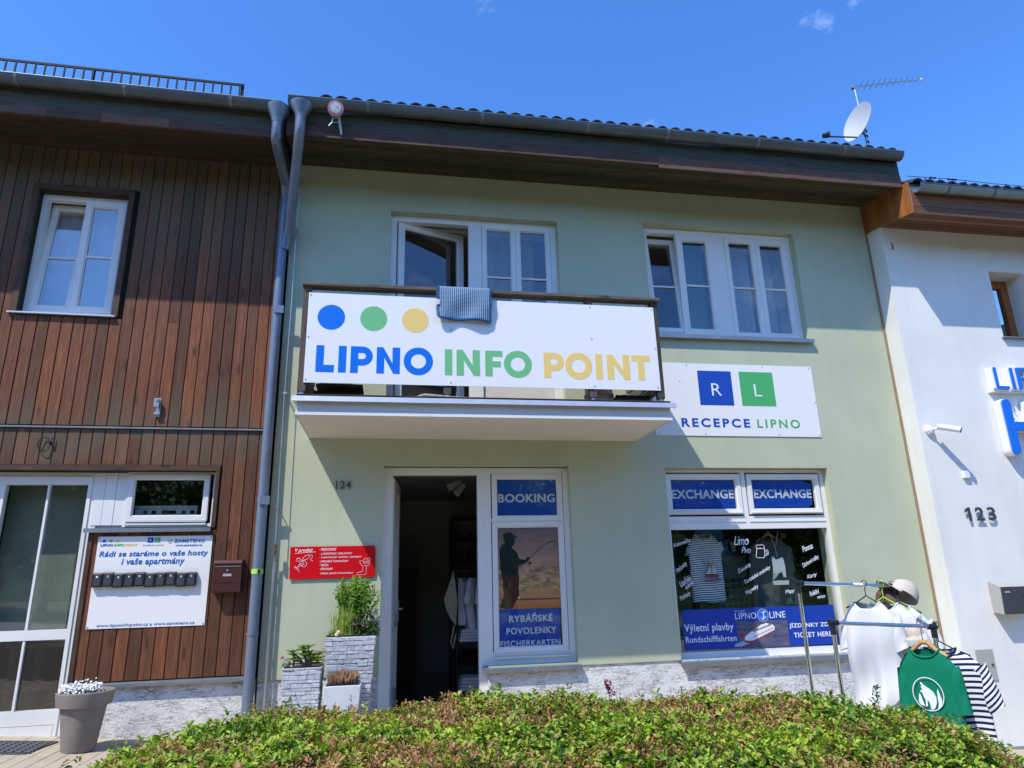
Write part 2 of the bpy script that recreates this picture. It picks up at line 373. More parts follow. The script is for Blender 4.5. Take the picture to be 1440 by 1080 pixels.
# ================================================================== the setting
def ground():
    xs = [-300, -60, -14, -7, 0, 7, 14, 60, 300]; ys = [-300, -60, -20, -9.2, -5, 0, 6, 20, 60, 300]
    mb = MB(); idx = {}
    for i, x in enumerate(xs):
        for j, y in enumerate(ys): idx[i, j] = mb.P((x, y, gz(x)-.075))
    for i in range(len(xs)-1):
        for j in range(len(ys)-1): mb.f.append([idx[i, j], idx[i+1, j], idx[i+1, j+1], idx[i, j+1]])
    M = Mat('soil_and_grass', (.06, .09, .03), .95); M.col(M.ramp(M.noise(.6, 8), [(.35, (.10, .12, .04)), (.6, (.16, .18, .07)), (.75, (.24, .20, .12))]))
    tag(mb.build('ground', M.m), kind='structure')
    mb = MB(); mb.face([(-40, -15.5, gz(-40)-.06), (40, -15.5, gz(40)-.06), (40, -9.4, gz(40)-.06), (-40, -9.4, gz(-40)-.06)])
    mb = MB()
    for a, b in ((-40, -14), (-14, 14), (14, 40)): mb.face([(a, -15.5, gz(a)-.06), (b, -15.5, gz(b)-.06), (b, -9.4, gz(b)-.06), (a, -9.4, gz(a)-.06)])
    A = Mat('pale_bounce_road', (.4, .36, .30), .9); A.col(A.ramp(A.noise(30, 6), [(.3, (.36, .32, .26)), (.7, (.46, .41, .33))]))  # unseen road, made pale to bounce warm light onto the shaded walls
    tag(mb.build('road', A.m), kind='structure')
ground()
def added_hill():  # unseen hill added to cover the bright horizon reflected in the panes
    mb = MB(); rows = []
    for j, (y, z) in enumerate(((-34, -1), (-40, 4.5), (-48, 9), (-60, 12.5), (-85, 16), (-110, 9))):
        rows.append([mb.P((x, y+2*math.sin(x*.07), gz(x)+z*(1+.16*math.sin(x*.045+j)))) for x in range(-140, 141, 10)])
    for A, B in zip(rows, rows[1:]):
        for i in range(len(A)-1): mb.f.append([A[i], A[i+1], B[i+1], B[i]])
    M = Mat('added_hill_green', (.04, .08, .02), .95); M.col(M.ramp(M.noise(.9, 9, .7), [(.35, (.04, .065, .02)), (.65, (.11, .17, .055))])); tag(mb.build('added_hill', M.m), kind='structure')
added_hill()
def m_paver():
    M = Mat('concrete_paver', (.3, .26, .2), .9, spec=.2); oi = M.n('ShaderNodeNewGeometry').outputs['Random Per Island']
    c = M.ramp(oi, [(0, (.40, .335, .235)), (.5, (.48, .405, .29)), (1, (.54, .46, .335))]); n = M.noise(40, 6); n2 = M.noise(2.5, 5)
    c = M.mix(.35, c, M.ramp(n, [(.3, (.28, .24, .17)), (.7, (.60, .52, .40))])); c = M.mix(M.ramp(n2, [(.45, (0, 0, 0)), (.75, (.35, .35, .35))]), c, (.20, .17, .13))
    M.col(c); M.bump(n, .35, .003); return M.m
PAVER = m_paver()
def pavement():
    root = MB()
    for a, b in ((-14, -4), (-4, 9), (9, 14)): root.face([(a, -9.4, gz(a)-.012), (b, -9.4, gz(b)-.012), (b, 0.2, gz(b)-.012), (a, 0.2, gz(a)-.012)])
    J = Mat('sandy_paver_joint', (.13, .11, .08), .95).m
    pv = tag(root.build('pavement', J), kind='structure')
    W, Ln, g = .112, .225, .004
    def paver(mb, x0, x1, y0, y1):
        dz = rnd.uniform(-.0015, .0015); t = []
        c = .003
        lo = [(x0, y0), (x1, y0), (x1, y1), (x0, y1)]; hi = [(x0+c, y0+c), (x1-c, y0+c), (x1-c, y1-c), (x0+c, y1-c)]
        a = [mb.P((x, y, gz(x)-.011)) for x, y in lo]; m_ = [mb.P((x, y, gz(x)-.003+dz)) for x, y in lo]; b = [mb.P((x, y, gz(x)+dz)) for x, y in hi]
        for r0, r1 in ((a, m_), (m_, b)):
            for i in range(4): j = (i+1) % 4; mb.f.append([r0[i], r0[j], r1[j], r1[i]])
        mb.f.append(b)
    def visible(x, y):
        return (-3.6 < x < -1.0 and -1.75 < y < 0) or (5.6 < x < 7.2 and -.95 < y < -.2)
    rest = MB(); n = 0
    for i in range(-58, 100):
        x0 = i*W
        k0 = 0
        yo = -.12 if True else 0
        y = -(.14) - (Ln/2 if i % 2 else 0)
        cells = [(-.14, y)] if i % 2 else []
        while y > -3.2: cells.append((y, y-Ln)); y -= Ln
        for a, b in cells:
            xc, yc = x0+W/2, (a+b)/2
            if x0 > 9: continue
            if visible(xc, yc) and n < 285:
                mb = MB(); paver(mb, x0+g/2, x0+W-g/2, b+g/2, a-g/2); mb.build('paver', PAVER, pv); n += 1
            else: paver(rest, x0+g/2, x0+W-g/2, b+g/2, a-g/2)
    i = -6.6
    while i < 9:                                  # the border course along the walls
        if -3.6 < i < -1.3: mb = MB(); paver(mb, i+g/2, i+Ln-g/2, -.14+g/2, .06); mb.build('paver', PAVER, pv)
        else: paver(rest, i+g/2, i+Ln-g/2, -.14+g/2, .06)
        i += Ln
    tag(rest.build('paver_field', PAVER, pv), kind='stuff')
pavement()

# ================================================================== roofs, gutters
def tile_mesh(w=.31, ln=.42):
    mb = MB(); prof = []
    N = 20
    for i in range(N+1):
        u = i/N; h = .042*max(0, math.sin(math.pi*((u*2) % 1.0 if u < 1 else 1)))**.8 if True else 0
        prof.append((u*w, h))
    for e, (dy, dz) in enumerate(((0, 0), (ln, 0))):
        for s, h in prof: mb.v.append(Vector((s, dy, h+.012)))
    for s, h in prof: mb.v.append(Vector((s, 0, h-.008)))
    for s, h in prof: mb.v.append(Vector((s, ln, h-.008)))
    n = N+1
    for i in range(N):
        mb.f.append([i, i+1, n+i+1, n+i]); mb.f.append([2*n+i+1, 2*n+i, 3*n+i, 3*n+i+1]); mb.f.append([i+1, i, 2*n+i, 2*n+i+1])
    mb.f.append([0, n, 3*n, 2*n]); mb.f.append([n-1, 3*n-1, 4*n-1, 2*n-1])
    return mb
_t = tile_mesh(); TILE_ME = bpy.data.meshes.new('roof_tile'); TILE_ME.from_pydata([tuple(v) for v in _t.v], [], _t.f); TILE_ME.shade_smooth(); TILE_ME.set_sharp_from_angle(angle=R(45)); TILE_ME.materials.append(ROOFT)
def roof(fr, parent, s0, s1, z, o_front, depth, pitch=24):
    """front row of tiles one by one, the rest as one covering, on a closed roof slab"""
    w = .31; pit = R(pitch); n = int((s1-s0)/w); rest = []
    for r in range(int(depth/.34)):
        for i in range(n):
            o = o_front - r*.34*math.cos(pit); zz = z + r*.34*math.sin(pit) + .012*r*0
            p = fr.p(s1-(i+1)*w, o, zz)
            rot = Matrix((fr.e, -fr.n, Vector((0, 0, 1)))).transposed() @ Matrix.Rotation(pit, 3, 'X')
            if r == 0:
                t = bpy.data.objects.new('roof_tile', TILE_ME); COL.objects.link(t); t.parent = parent
                t.matrix_local = Matrix.Translation(p-BASE[parent.name_full]+Vector((0, 0, rnd.uniform(-.004, .004)))) @ (rot @ Matrix.Rotation(rnd.uniform(-.012, .012), 3, 'Y')).to_4x4()
            else: rest.append((p, rot))
    base = np.array([tuple(v) for v in _t.v]); V = []; Fc = []
    for p, rot in rest:
        k = sum(len(a) for a in V); V.append(base @ np.array(rot).T + np.array(p-BASE[parent.name_full])); Fc += [[q+k for q in f] for f in _t.f]
    me = bpy.data.meshes.new('roof_tile_field'); me.from_pydata(np.concatenate(V).tolist(), [], Fc); me.materials.append(ROOFT)
    o = bpy.data.objects.new('roof_tile_field', me); COL.objects.link(o); o.parent = parent; o['kind'] = 'stuff'
    dz = math.tan(pit)
    D = depth*math.cos(pit)
    MB().slabx([(o_front-.02, z-.05), (o_front-.02, z-.015), (o_front-D, z-.015+dz*(D-.02)), (o_front-D, z-.15+dz*(D-.02))], s0, s1, fr).build('roof_slab', DARKM, parent)
    zr = z+dz*(D-.02)
    MB().slabx([(o_front-D, zr-.15), (o_front-D, zr), (o_front-2*D+.3, z), (o_front-2*D+.3, z-.15)], s0, s1, fr).build('roof_slab', ROOFT, parent)
def gutter(fr, parent, s0, s1, z, oc, mat, r=.075, straps=(), strapmat=None):
    mb = MB(); N = 14; a = []
    outer = [(oc - r*math.cos(math.pi*i/N), z - r*math.sin(math.pi*i/N)) for i in range(N+1)]
    inner = [(oc - (r-.005)*math.cos(math.pi*i/N), z - (r-.005)*math.sin(math.pi*i/N)) for i in range(N+1)]
    prof = outer + inner[::-1]
    A = [mb.P(fr.p(s0, o, zz)) for o, zz in prof]; B = [mb.P(fr.p(s1, o, zz)) for o, zz in prof]; n = len(prof)
    for i in range(n): j = (i+1) % n; mb.f.append([A[i], B[i], B[j], A[j]])
    for S in (A, B):
        for i in range(N): mb.f.append([S[i], S[i+1], S[n-2-i], S[n-1-i]])
    g = mb.build('gutter', mat, parent, smooth=True)
    MB().tube([fr.p(s0, oc+r, z+.002), fr.p(s1, oc+r, z+.002)], .009, 8).build('gutter_bead', strapmat or mat, parent)
    for s in straps:
        st = MB(); pts = [(oc - (r+.004)*math.cos(math.pi*i/N), z - (r+.004)*math.sin(math.pi*i/N)) for i in range(N//2-2, N+1)]
        for (o1, z1), (o2, z2) in zip(pts, pts[1:]):
            st.face([fr.p(s-.014, o1, z1), fr.p(s+.014, o1, z1), fr.p(s+.014, o2, z2), fr.p(s-.014, o2, z2)])
            st.face([fr.p(s-.014, o1, z1), fr.p(s-.014, o2, z2), fr.p(s-.014, o2-.004, z2+.004), fr.p(s-.014, o1-.002, z1+.004)])
        st.build('gutter_strap', strapmat or mat, parent)
    return g
def soffit(fr, parent, s0, s1, o_front, z_front, z_wall, n, mat):
    for i in range(n):
        a, b = i/n, (i+1)/n; oa, ob = o_front*(1-a), o_front*(1-b); za, zb = z_front+(z_wall-z_front)*a, z_front+(z_wall-z_front)*b; g = .005
        MB().slabx([(oa-g, za), (ob+g, zb), (ob, zb+.004), (ob, zb+.02), (oa, za+.02), (oa, za+.004)], s0, s1, fr).build('soffit_board', mat, parent)
    MB().slabx([(o_front, z_front+.021), (0, z_wall+.021), (0, z_wall+.04), (o_front, z_front+.04)], s0, s1, fr).build('soffit_backing', DARK, parent)

# ================================================================== the green house
GH = thing('green_house', 'pale green rendered middle house with a balcony and an open shop door', 'house', (0, 0, 0))
TH = .34
door_h = (-.095, .955, .17, 2.705); dwin_h = (.955, 1.85, .745, 2.705); shop_h = (2.93, 4.895, .715, 2.69)
up_h = (2.93, 4.925, 4.235, 5.69); bal_h = (-.095, 1.85, 3.17, 5.63)
walls(G, -1.18, 5.955, .72, 6.3, [(-.095, .955, .72, 2.705), dwin_h, (2.93, 4.895, .72, 2.69), up_h, bal_h], TH, MB()).build('wall', GREEN, GH)
walls(G, -1.18, 5.955, -.7, .72, [(-.095, .955, .17, .72)], TH, MB(), o=-.014).build('plinth', PLINTH, GH)
mb = MB(); mb.box(G, 5.956, 5.982, -.02, .012, .55, 5.75); mb.build('joint_strip', STRIPW, GH)
# rooms behind the facade
def room(parent, x0, x1, y0, y1, z0, z1, wall, floor, ceil, shell=.2):
    mb = MB(); mb.face([(x0, y1, z0), (x1, y1, z0), (x1, y1, z1), (x0, y1, z1)]); mb.face([(x0, y0, z0), (x0, y1, z0), (x0, y1, z1), (x0, y0, z1)]); mb.face([(x1, y0, z0), (x1, y0, z1), (x1, y1, z1), (x1, y1, z0)])
    mb.build('inner_wall', wall, parent)
    MB().box(G, x0, x1, -y1, -y0, z0-.12, z0).build('inner_floor', floor, parent); MB().box(G, x0, x1, -y1, -y0, z1, z1+.1).build('inner_ceiling', ceil, parent)
room(GH, -1.15, 2.45, .345, 4.6, .17, 2.86, INWALL, TILEF, INCEIL)
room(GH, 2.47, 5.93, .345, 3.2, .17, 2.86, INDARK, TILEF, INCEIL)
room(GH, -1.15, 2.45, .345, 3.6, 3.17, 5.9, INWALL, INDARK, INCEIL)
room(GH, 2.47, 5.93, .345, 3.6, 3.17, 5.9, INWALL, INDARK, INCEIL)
mb = MB(); mb.box(G, -1.16, -1.30+.15, -8, -.35, -.6, 6.3); mb.box(G, 5.94, 5.95, -8, -.35, -.6, 6.3); mb.box(G, -1.16, 5.95, -8.1, -8, -.6, 6.3); mb.build('outer_wall', GREEN, GH)
# door unit
W1 = MB().box(G, -.095, -.001, -.175, -.095, .17, 2.695).box(G, .873, .954, -.175, -.095, .17, 2.695).box(G, -.001, .873, -.175, -.095, 2.62, 2.695).build('door_frame', PVC, GH)
MB().box(G, -.095, .955, -.30, -.02, .10, .185).build('door_sill', ZINC, GH)
# door leaf swung inwards, hinged on the left
ang = R(85); piv = G.p(.012, -.178, 0); rm = Matrix.Rotation(ang, 3, 'Z'); xf = lambda q: piv + rm @ (q - G.p(0, 0, 0))
DL = MB(xf); F0 = Fr()
DL.box(F0, 0, .105, -.06, 0, .20, 2.60).box(F0, .755, .86, -.06, 0, .20, 2.60).box(F0, .105, .755, -.06, 0, .20, .48).box(F0, .105, .755, -.06, 0, 1.10, 1.22).box(F0, .105, .755, -.06, 0, 2.50, 2.60)
dl = DL.build('door', PVC, GH)
MB(xf).box(F0, .105, .755, -.035, -.029, .48, 1.10).box(F0, .105, .755, -.035, -.029, 1.22, 2.50).build('pane', GLASS, dl)
MB(xf).box(F0, .425, .437, -.045, -.018, .48, 1.10).box(F0, .425, .437, -.045, -.018, 1.22, 2.50).build('glazing_bar', PVC, dl)
MB(xf).box(F0, .79, .822, 0, .012, 1.13, 1.37).tube([F0.p(.806, .012, 1.27), F0.p(.806, .05, 1.27), F0.p(.70, .05, 1.27)], .010).box(F0, .79, .822, -.072, -.06, 1.13, 1.37).tube([F0.p(.806, -.072, 1.27), F0.p(.806, -.12, 1.27), F0.p(.70, -.12, 1.27)], .010).build('handle', STEEL, dl)
# window beside the door
def window(name='window', parent=GH): return name
dw = MB().rect(G, .9545, 1.85, .746, 2.694, .058, -.175, -.0955, wb=.115, wt=.06).box(G, 1.012, 1.792, -.172, -.1, 2.108+.02, 2.19-.02).build('window', PVC, GH)
casement(G, dw, 1.025, 1.785, 2.138, 2.632, -.092, w=.046, d=.05)
casement(G, dw, 1.022, 1.785, .85, 2.128, -.092, w=.046, d=.05)
MB().box(G, 1.02, 1.80, -.094, -.075, .80, .815).box(G, 1.02, 1.80, -.094, -.08, .835, .845).build('drip_strip', PVC, dw)
MB().slabx([(-.17, .722), (.045, .716), (.045, .728), (-.17, .745)], .905, 1.872).slabx([(.046, .690), (.052, .690), (.052, .730), (.046, .730)], .905, 1.872).build('sill', ZINC, dw)
# shop window
sw = MB().rect(G, 2.935, 4.893, .717, 2.684, .045, -.175, -.0955, wb=.062, wt=.035).box(G, 2.98, 4.848, -.172, -.097, 2.026, 2.165).box(G, 3.865, 3.915, -.172, -.097, 2.165, 2.649).box(G, 2.98, 3.865, -.0955, -.089, 2.10, 2.112).box(G, 3.915, 4.848, -.0955, -.089, 2.10, 2.112).build('window', PVC, GH)
casement(G, sw, 2.968, 3.853, 2.185, 2.632, -.090, w=.050, d=.055); casement(G, sw, 3.935, 4.826, 2.185, 2.632, -.090, w=.050, d=.055)
MB().box(G, 2.985, 3.84, -.088, -.07, 2.196, 2.206).box(G, 3.95, 4.815, -.088, -.07, 2.196, 2.206).build('drip_strip', PVC, sw)
MB().box(G, 2.975, 4.852, -.135, -.127, .775, 2.03).build('pane', GLASS, sw)
MB().slabx([(-.17, .700), (.045, .690), (.045, .702), (-.17, .716)], 2.915, 4.91).slabx([(.046, .655), (.052, .655), (.052, .703), (.046, .703)], 2.915, 4.91).build('sill', ZINC, sw)
# upper right window
uw = MB().rect(G, 2.934, 4.921, 4.262, 5.684, .066, -.175, -.0955, wb=.05).box(G, 3.848, 4.012, -.17, -.094, 4.312, 5.618).build('window', PVC, GH)
casement(G, uw, 2.998, 3.405, 4.318, 5.60, -.100, (4.935,), w=.05, tilt=R(5.2), glass=GLASSM)
casement(G, uw, 3.372, 3.845, 4.288, 5.612, -.086, (4.935,), w=.075, glass=GLASSM)
casement(G, uw, 4.014, 4.425, 4.288, 5.612, -.088, (4.937,), w=.052, glass=GLASSM); casement(G, uw, 4.428, 4.852, 4.288, 5.612, -.088, (4.937,), w=.058, glass=GLASSM)
MB().slabx([(-.17, 4.245), (.05, 4.228), (.05, 4.24), (-.17, 4.262)], 2.89, 4.955).slabx([(.051, 4.195), (.057, 4.195), (.057, 4.242), (.051, 4.242)], 2.89, 4.955).build('sill', ZINC, uw)
# balcony door and window
bw = MB().rect(G, -.094, 1.849, 3.175, 5.628, .07, -.175, -.0955, wb=.05).box(G, .80, .952, -.17, -.094, 3.225, 5.558).box(G, .952, 1.78, -.17, -.096, 4.05, 4.13).build('window', PVC, GH)
casement(G, bw, -.022, .80, 3.235, 5.566, -.105, w=.068, swing=R(20), glass=GLASSM)
casement(G, bw, .956, 1.356, 4.135, 5.575, -.092, (4.915,), w=.048, glass=GLASSM); casement(G, bw, 1.359, 1.775, 4.135, 5.575, -.092, (4.915,), w=.048, glass=GLASSM)
MB().box(G, .952, 1.78, -.15, -.12, 3.225, 4.05).build('lower_panel', INWALL, bw)
# curtains behind the upper panes
def curtain(parent, x0, x1, y, z0, z1, mat, amp=.03, n=40):
    mb = MB(); a = []; b = []
    for i in range(n+1):
        u = i/n; yy = y + amp*math.sin(u*(x1-x0)*38+x0*7) + amp*.5*math.sin(u*(x1-x0)*17)
        a.append(mb.P((x0+(x1-x0)*u, yy, z0))); b.append(mb.P((x0+(x1-x0)*u+.01*math.sin(u*9), yy*1+.0, z1)))
    for i in range(n): mb.f.append([a[i], a[i+1], b[i+1], b[i]])
    mb.build('curtain', mat, parent, smooth='all')
curtain(GH, 4.22, 4.50, .42, 4.2, 5.66, CURT); curtain(GH, 4.72, 4.98, .42, 4.2, 5.66, CURT); curtain(GH, 2.95, 3.1, .42, 4.2, 5.66, CURT)
curtain(GH, 1.02, 1.62, .44, 4.1, 5.60, CURTB); MB().box(G, 3.6, 3.84, -.5, -.38, 4.2, 5.66).build('curtain', m_cloth('teal_curtain', (.10, .28, .26)), GH)
MB().box(G, -1.1, 5.9, -.5, -.40, 5.62, 5.68).build('curtain_rail', WHITEP, GH)
# balcony
bal = MB().box(G, -.847, 2.605, 0, 1.04, 2.98, 3.125).build('balcony', CREAMPL, GH)
MB().slabx([(1.041, 3.0), (1.041, 2.985), (1.052, 2.972), (1.052, 3.0)], -.855, 2.613).box(G, -.853, -.8475, 0.001, 1.041, 2.972, 3.0).box(G, 2.6055, 2.612, 0.001, 1.041, 2.972, 3.0).build('drip_profile', PVC, bal)
MB().slabx([(0, 3.127), (1.075, 3.118), (1.088, 3.085), (1.095, 3.087), (1.082, 3.135), (0, 3.15)], -.885, 2.648).build('flashing', plain('white_zinc_edge', (.50, .53, .56), .35, .4).m, bal)
MB().box(G, -.85, 2.61, 0, 1.06, 3.1505, 3.158).build('floor_boards', TRIMW, bal)
mb = MB()
for i, s in enumerate((-.82, .47, 1.86, 2.54)):
    MB().box(G, s-.035, s+.035, .955, 1.015, 3.195, 4.20).build('post', OLDWOODV, bal); MB().lathe(G.p(s, .985, 3.155), [(.022, 0), (.022, .04)], 10).build('post_foot', STEEL, bal)
MB().box(G, -.865, 2.60, .93, 1.05, 4.20, 4.235).build('handrail', OLDWOOD, bal, bevel=.004)
for s in (-.83, 2.545):
    MB().box(G, s-.03, s+.03, .0, .90, 4.19, 4.225).build('handrail', OLDWOOD, bal)
    for k in range(8): MB().box(G, s-.012, s+.012, .05, .93, 3.27+k*.115, 3.36+k*.115).build('side_board', OLDWOOD, bal)
for z in (3.34, 3.75, 4.12): MB().box(G, -.80, 2.51, .955, .985, z-.03, z+.03).build('cross_rail', OLDWOOD, bal)
# number on the wall
text(G, '124', -.563, -.418, 2.466, 2.545, .004, plain('dark_grey_metal_digits', (.10, .09, .08), .5).m, GH, 'house_number', bold=.005, depth=.012, track=1.25)
# eaves
soffit(G, GH, -1.165, 5.955, .72, 6.0, 6.135, 9, SOFFIT)
FX = 2.86
MB().box(G, -1.165, FX, .722, .742, 6.13, 6.30).build('fascia_board', FASCIA, GH); MB().box(G, FX+.004, 5.95, .722, .742, 6.12, 6.30).build('fascia_board', FASCIA, GH)
MB().box(G, -1.165, FX, .725, .752, 5.995, 6.125).build('lower_fascia_board', FASCIA2, GH); MB().box(G, FX+.004, 5.95, .722, .749, 5.965, 6.113).build('lower_fascia_board', FASCIA2, GH)
MB().slabx([(.72, 6.02), (.72, 6.42), (.0, 6.75), (0, 6.30), (0, 6.16)], 5.957, 5.972).build('barge_board', DARKM, GH)
gutter(G, GH, -1.15, 5.93, 6.35, .828, GUT, straps=[-.35, .85, 2.02, 2.95, 4.05, 5.15], strapmat=plain('gutter_strap_metal', (.17, .19, .19), .4, .4).m)
roof(G, GH, -1.16, 5.96, 6.43, .78, 5.0)
mb = MB(); mb.box(G, -1.16, -1.145, .66, .80, 6.20, 6.42); mb.build('gutter_end_plate', GUT, GH)
# downpipes
def funnel(mb, c, ztop, zbot): mb.lathe((c[0], c[1], 0), [(.052, zbot-.02), (.056, zbot), (.062, zbot+.03), (.115, ztop-.02), (.118, ztop)], 20)
mb = MB(); pA = G.p(-1.02, .83, 6.13); funnel(mb, pA, 6.30, 6.16)
mb.tube([pA+Vector((0, 0, .06)), pA+Vector((0, 0, -.10)), pA+Vector((-.006, .03, -.17)), pA+Vector((-.02, .10, -.25)), G.p(-1.17, .15, 5.23), G.p(-1.195, .11, 5.14), G.p(-1.21, .095, 5.02)], [.052]*4+[.052]*3, 16)
mb.build('downpipe', PIPE, GH, smooth=True)
mb = MB().tube([G.p(-1.24, .09, 5.72), G.p(-1.235, .09, .15)], .050, 16); dp = mb.build('downpipe', PIPE, GH, smooth=True)
for z in (5.02, 1.12): MB().lathe(G.p(-1.237, .09, z), [(.056, 0), (.056, .02)], 16).build('pipe_collar', PIPE, GH)
for z in (2.33, 4.3): MB().box(G, -1.255, -1.165, .13, .155, z-.03, z+.05).lathe(G.p(-1.237, .09, z), [(.054, 0), (.054, .03)], 16).build('pipe_clamp', PIPE, GH)
MB().lathe(G.p(-1.237, .09, 1.66), [(.0535, 0), (.0535, .045)], 16).build('green_band', plain('lime_green_tape', (.35, .75, .10), .5, var=0).m, GH)
MB().box(G, -1.225, -1.20, .141, .146, 1.665, 1.70).build('band_mark', DARKM, GH)

# ================================================================== the wooden house on the left
BH = thing('wooden_house', 'house clad in dark brown upright boards on the left of the green house', 'house', LF.p(-2, 0, gz(-3.2)))
lw_h = (-2.553+.055, -1.584-.055, 4.21, 5.585); ld_h = (-2.62, -1.555, .30, 2.64); ls_h = (-1.555, -.505, 2.10, 2.64)
walls(LF, -7.5, -.0, .72, 6.3, [(lw_h[0], lw_h[1], lw_h[2], lw_h[3]), (-2.62, -1.555, .72, 2.64), ls_h], .3, MB(), o=-.022).build('wall', DARK, BH)
walls(LF, -7.5, -.0, -.6, .735, [(-2.62, -1.555, .30, .735)], .3, MB(), o=-.02).build('plinth', PLINTH, BH)
def planks():
    edges = []; s = -.02
    while s > -3.9: edges.append(s); s -= .1085
    zmid0, zmid1 = 3.045, 3.075
    for a, b in zip(edges, edges[1:]):
        s1, s0 = a-.0015, b+.0015; c = (s0+s1)/2
        spans = []
        if -2.553 < c < -1.584: spans += [(zmid1, 4.175), (5.642, 6.12)]
        else: spans += [(zmid1, 6.12)]
        if c > -.467: spans += [(.775, zmid0)]
        elif c > -1.555: spans += [(.775, 2.085), (2.695, zmid0)]
        elif c > -2.66: spans += [(2.695, zmid0)]
        else: spans += [(.775, zmid0)]
        for z0, z1 in spans:
            cuts = [z0]
            if z1-z0 > 1.2 and rnd.random() < .45: cuts.append(rnd.uniform(z0+.4, z1-.4))
            cuts.append(z1)
            for q0, q1 in zip(cuts, cuts[1:]):
                q0 += .001; q1 -= .001; e = .005; d = rnd.uniform(-.002, .002)
                prof = [(s0, 0.0), (s0+e, .008+d), (s1-e, .008+d), (s1, 0.0), (s1, -.018), (s0, -.018)]
                mb = MB(); A = [mb.P(LF.p(s, o, q0)) for s, o in prof]; B = [mb.P(LF.p(s, o, q1)) for s, o in prof]
                for i in range(6): j = (i+1) % 6; mb.f.append([A[i], A[j], B[j], B[i]])
                mb.f.append(A[::-1]); mb.f.append(B); mb.build('plank', SIDING, BH)
planks()
MB().slabx([(-.01, 3.047), (.03, 3.045), (.03, 3.053), (-.01, 3.073)], -3.9, -.03, LF).build('mid_flashing', ZINC, BH)
MB().slabx([(-.018, .735), (.04, .728), (.04, .752), (-.018, .772)], -1.55, -.03, LF).build('base_flashing', ZINC, BH)
MB().slabx([(-.018, .735), (.04, .728), (.04, .752), (-.018, .772)], -3.9, -2.66, LF).build('base_flashing', ZINC, BH)
MB().box(LF, -.085, -.02, .0085, .026, .775, 6.1).build('corner_trim', TRIMV, BH)
# its upper window
mb = MB()
T = .055
MB().box(LF, -2.553, -1.584, -.02, .022, 5.586, 5.641).build('window_trim', TRIMW, BH)
MB().box(LF, -2.553, -2.553+T, -.021, .02, 4.20, 5.586).build('window_trim', TRIMV, BH); MB().box(LF, -1.584-T, -1.584, -.021, .02, 4.20, 5.586).build('window_trim', TRIMV, BH)
MB().box(LF, lw_h[0]-.004, lw_h[0]-.001, -.16, -.021, 4.21, 5.585).box(LF, lw_h[1]+.001, lw_h[1]+.004, -.16, -.021, 4.21, 5.585).box(LF, lw_h[0], lw_h[1], -.16, -.022, 5.579, 5.584).build('reveal_board', TRIMV, BH)
lw = MB().rect(LF, -2.497, -1.64, 4.235, 5.578, .055, -.17, -.095, wb=.04).build('window', PVC, BH)
casement(LF, lw, -2.45, -2.07, 4.275, 5.53, -.105, (4.89,), w=.052, tilt=R(5), glass=GLASSL)
casement(LF, lw, -2.078, -1.69, 4.265, 5.535, -.088, (4.89,), w=.062, glass=GLASSL)
MB().slabx([(-.16, 4.205), (.045, 4.186), (.045, 4.20), (-.16, 4.233)], -2.565, -1.60, LF).build('sill', plain('white_metal_sill', (.62, .64, .65), .35, .3).m, lw)
# small window, white panel and glazed door
MB().box(LF, -3.3, -.467, -.02, .024, 2.641, 2.692).build('door_trim', TRIMW, BH); MB().box(LF, -.504, -.467, -.021, .02, 2.10, 2.641).build('door_trim', TRIMV, BH)
MB().box(LF, -1.5545, -1.515, -.02, .02, .775, 2.086).build('door_trim', TRIMV, BH)
pn = MB().box(LF, -1.6, -1.512, -.16, -.10, 2.137, 2.634).box(LF, -1.509, -1.413, -.16, -.10, 2.137, 2.634).box(LF, -1.410, -1.322, -.16, -.103, 2.137, 2.634).box(LF, -1.6, -1.322, -.17, -.13, 2.11, 2.137).build('white_panel', PVC, BH)
sm = MB().rect(LF, -1.32, -.51, 2.118, 2.655, .03, -.17, -.095).build('window', PVC, BH)
casement(LF, sm, -1.30, -.575, 2.175, 2.62, -.088, w=.042, d=.05)
MB().box(LF, -1.30, -.575, -.094, -.075, 2.135, 2.15).box(LF, -1.30, -.575, -.094, -.08, 2.162, 2.17).build('drip_strip', PVC, sm)
MB().slabx([(-.16, 2.10), (.05, 2.085), (.05, 2.097), (-.16, 2.117)], -1.59, -.498, LF).slabx([(.051, 2.06), (.056, 2.06), (.056, 2.099), (.051, 2.099)], -1.59, -.498, LF).build('sill', ZINC, sm)
df = MB().box(LF, -1.627, -1.556, -.18, -.105, .33, 2.635).box(LF, -2.62, -1.627, -.18, -.105, 2.60, 2.635).box(LF, -3.6, -2.62, -.18, -.105, .33, 2.635).build('door_frame', PVC, BH)
d2 = MB().box(LF, -2.62, -2.36, -.165, -.095, .345, 2.598).box(LF, -1.66, -1.628, -.165, -.095, .345, 2.598).box(LF, -2.36, -1.66, -.165, -.095, 2.52, 2.598).box(LF, -2.36, -1.66, -.165, -.095, 1.135, 1.22).box(LF, -2.36, -1.66, -.165, -.095, .44, .558).box(LF, -2.36, -1.66, -.165, -.092, .345, .436).build('door', PVC, BH)
MB().box(LF, -2.355, -1.665, -.135, -.129, .56, 1.133).box(LF, -2.355, -1.665, -.135, -.129, 1.222, 2.518).build('pane', GLASS, d2)
MB().box(LF, -2.005, -1.985, -.126, -.10, .56, 1.133).box(LF, -2.005, -1.985, -.126, -.10, 1.222, 2.518).build('glazing_bar', PVC, d2)
MB().box(LF, -2.62, -1.556, -.18, -.02, .28, .342).build('door_sill', ZINC, BH)
curtain(BH, -3.80, -2.74, .26, 4.2, 5.6, CURT, amp=.010)  # pale cloth added to imitate the cloud reflection in these panes
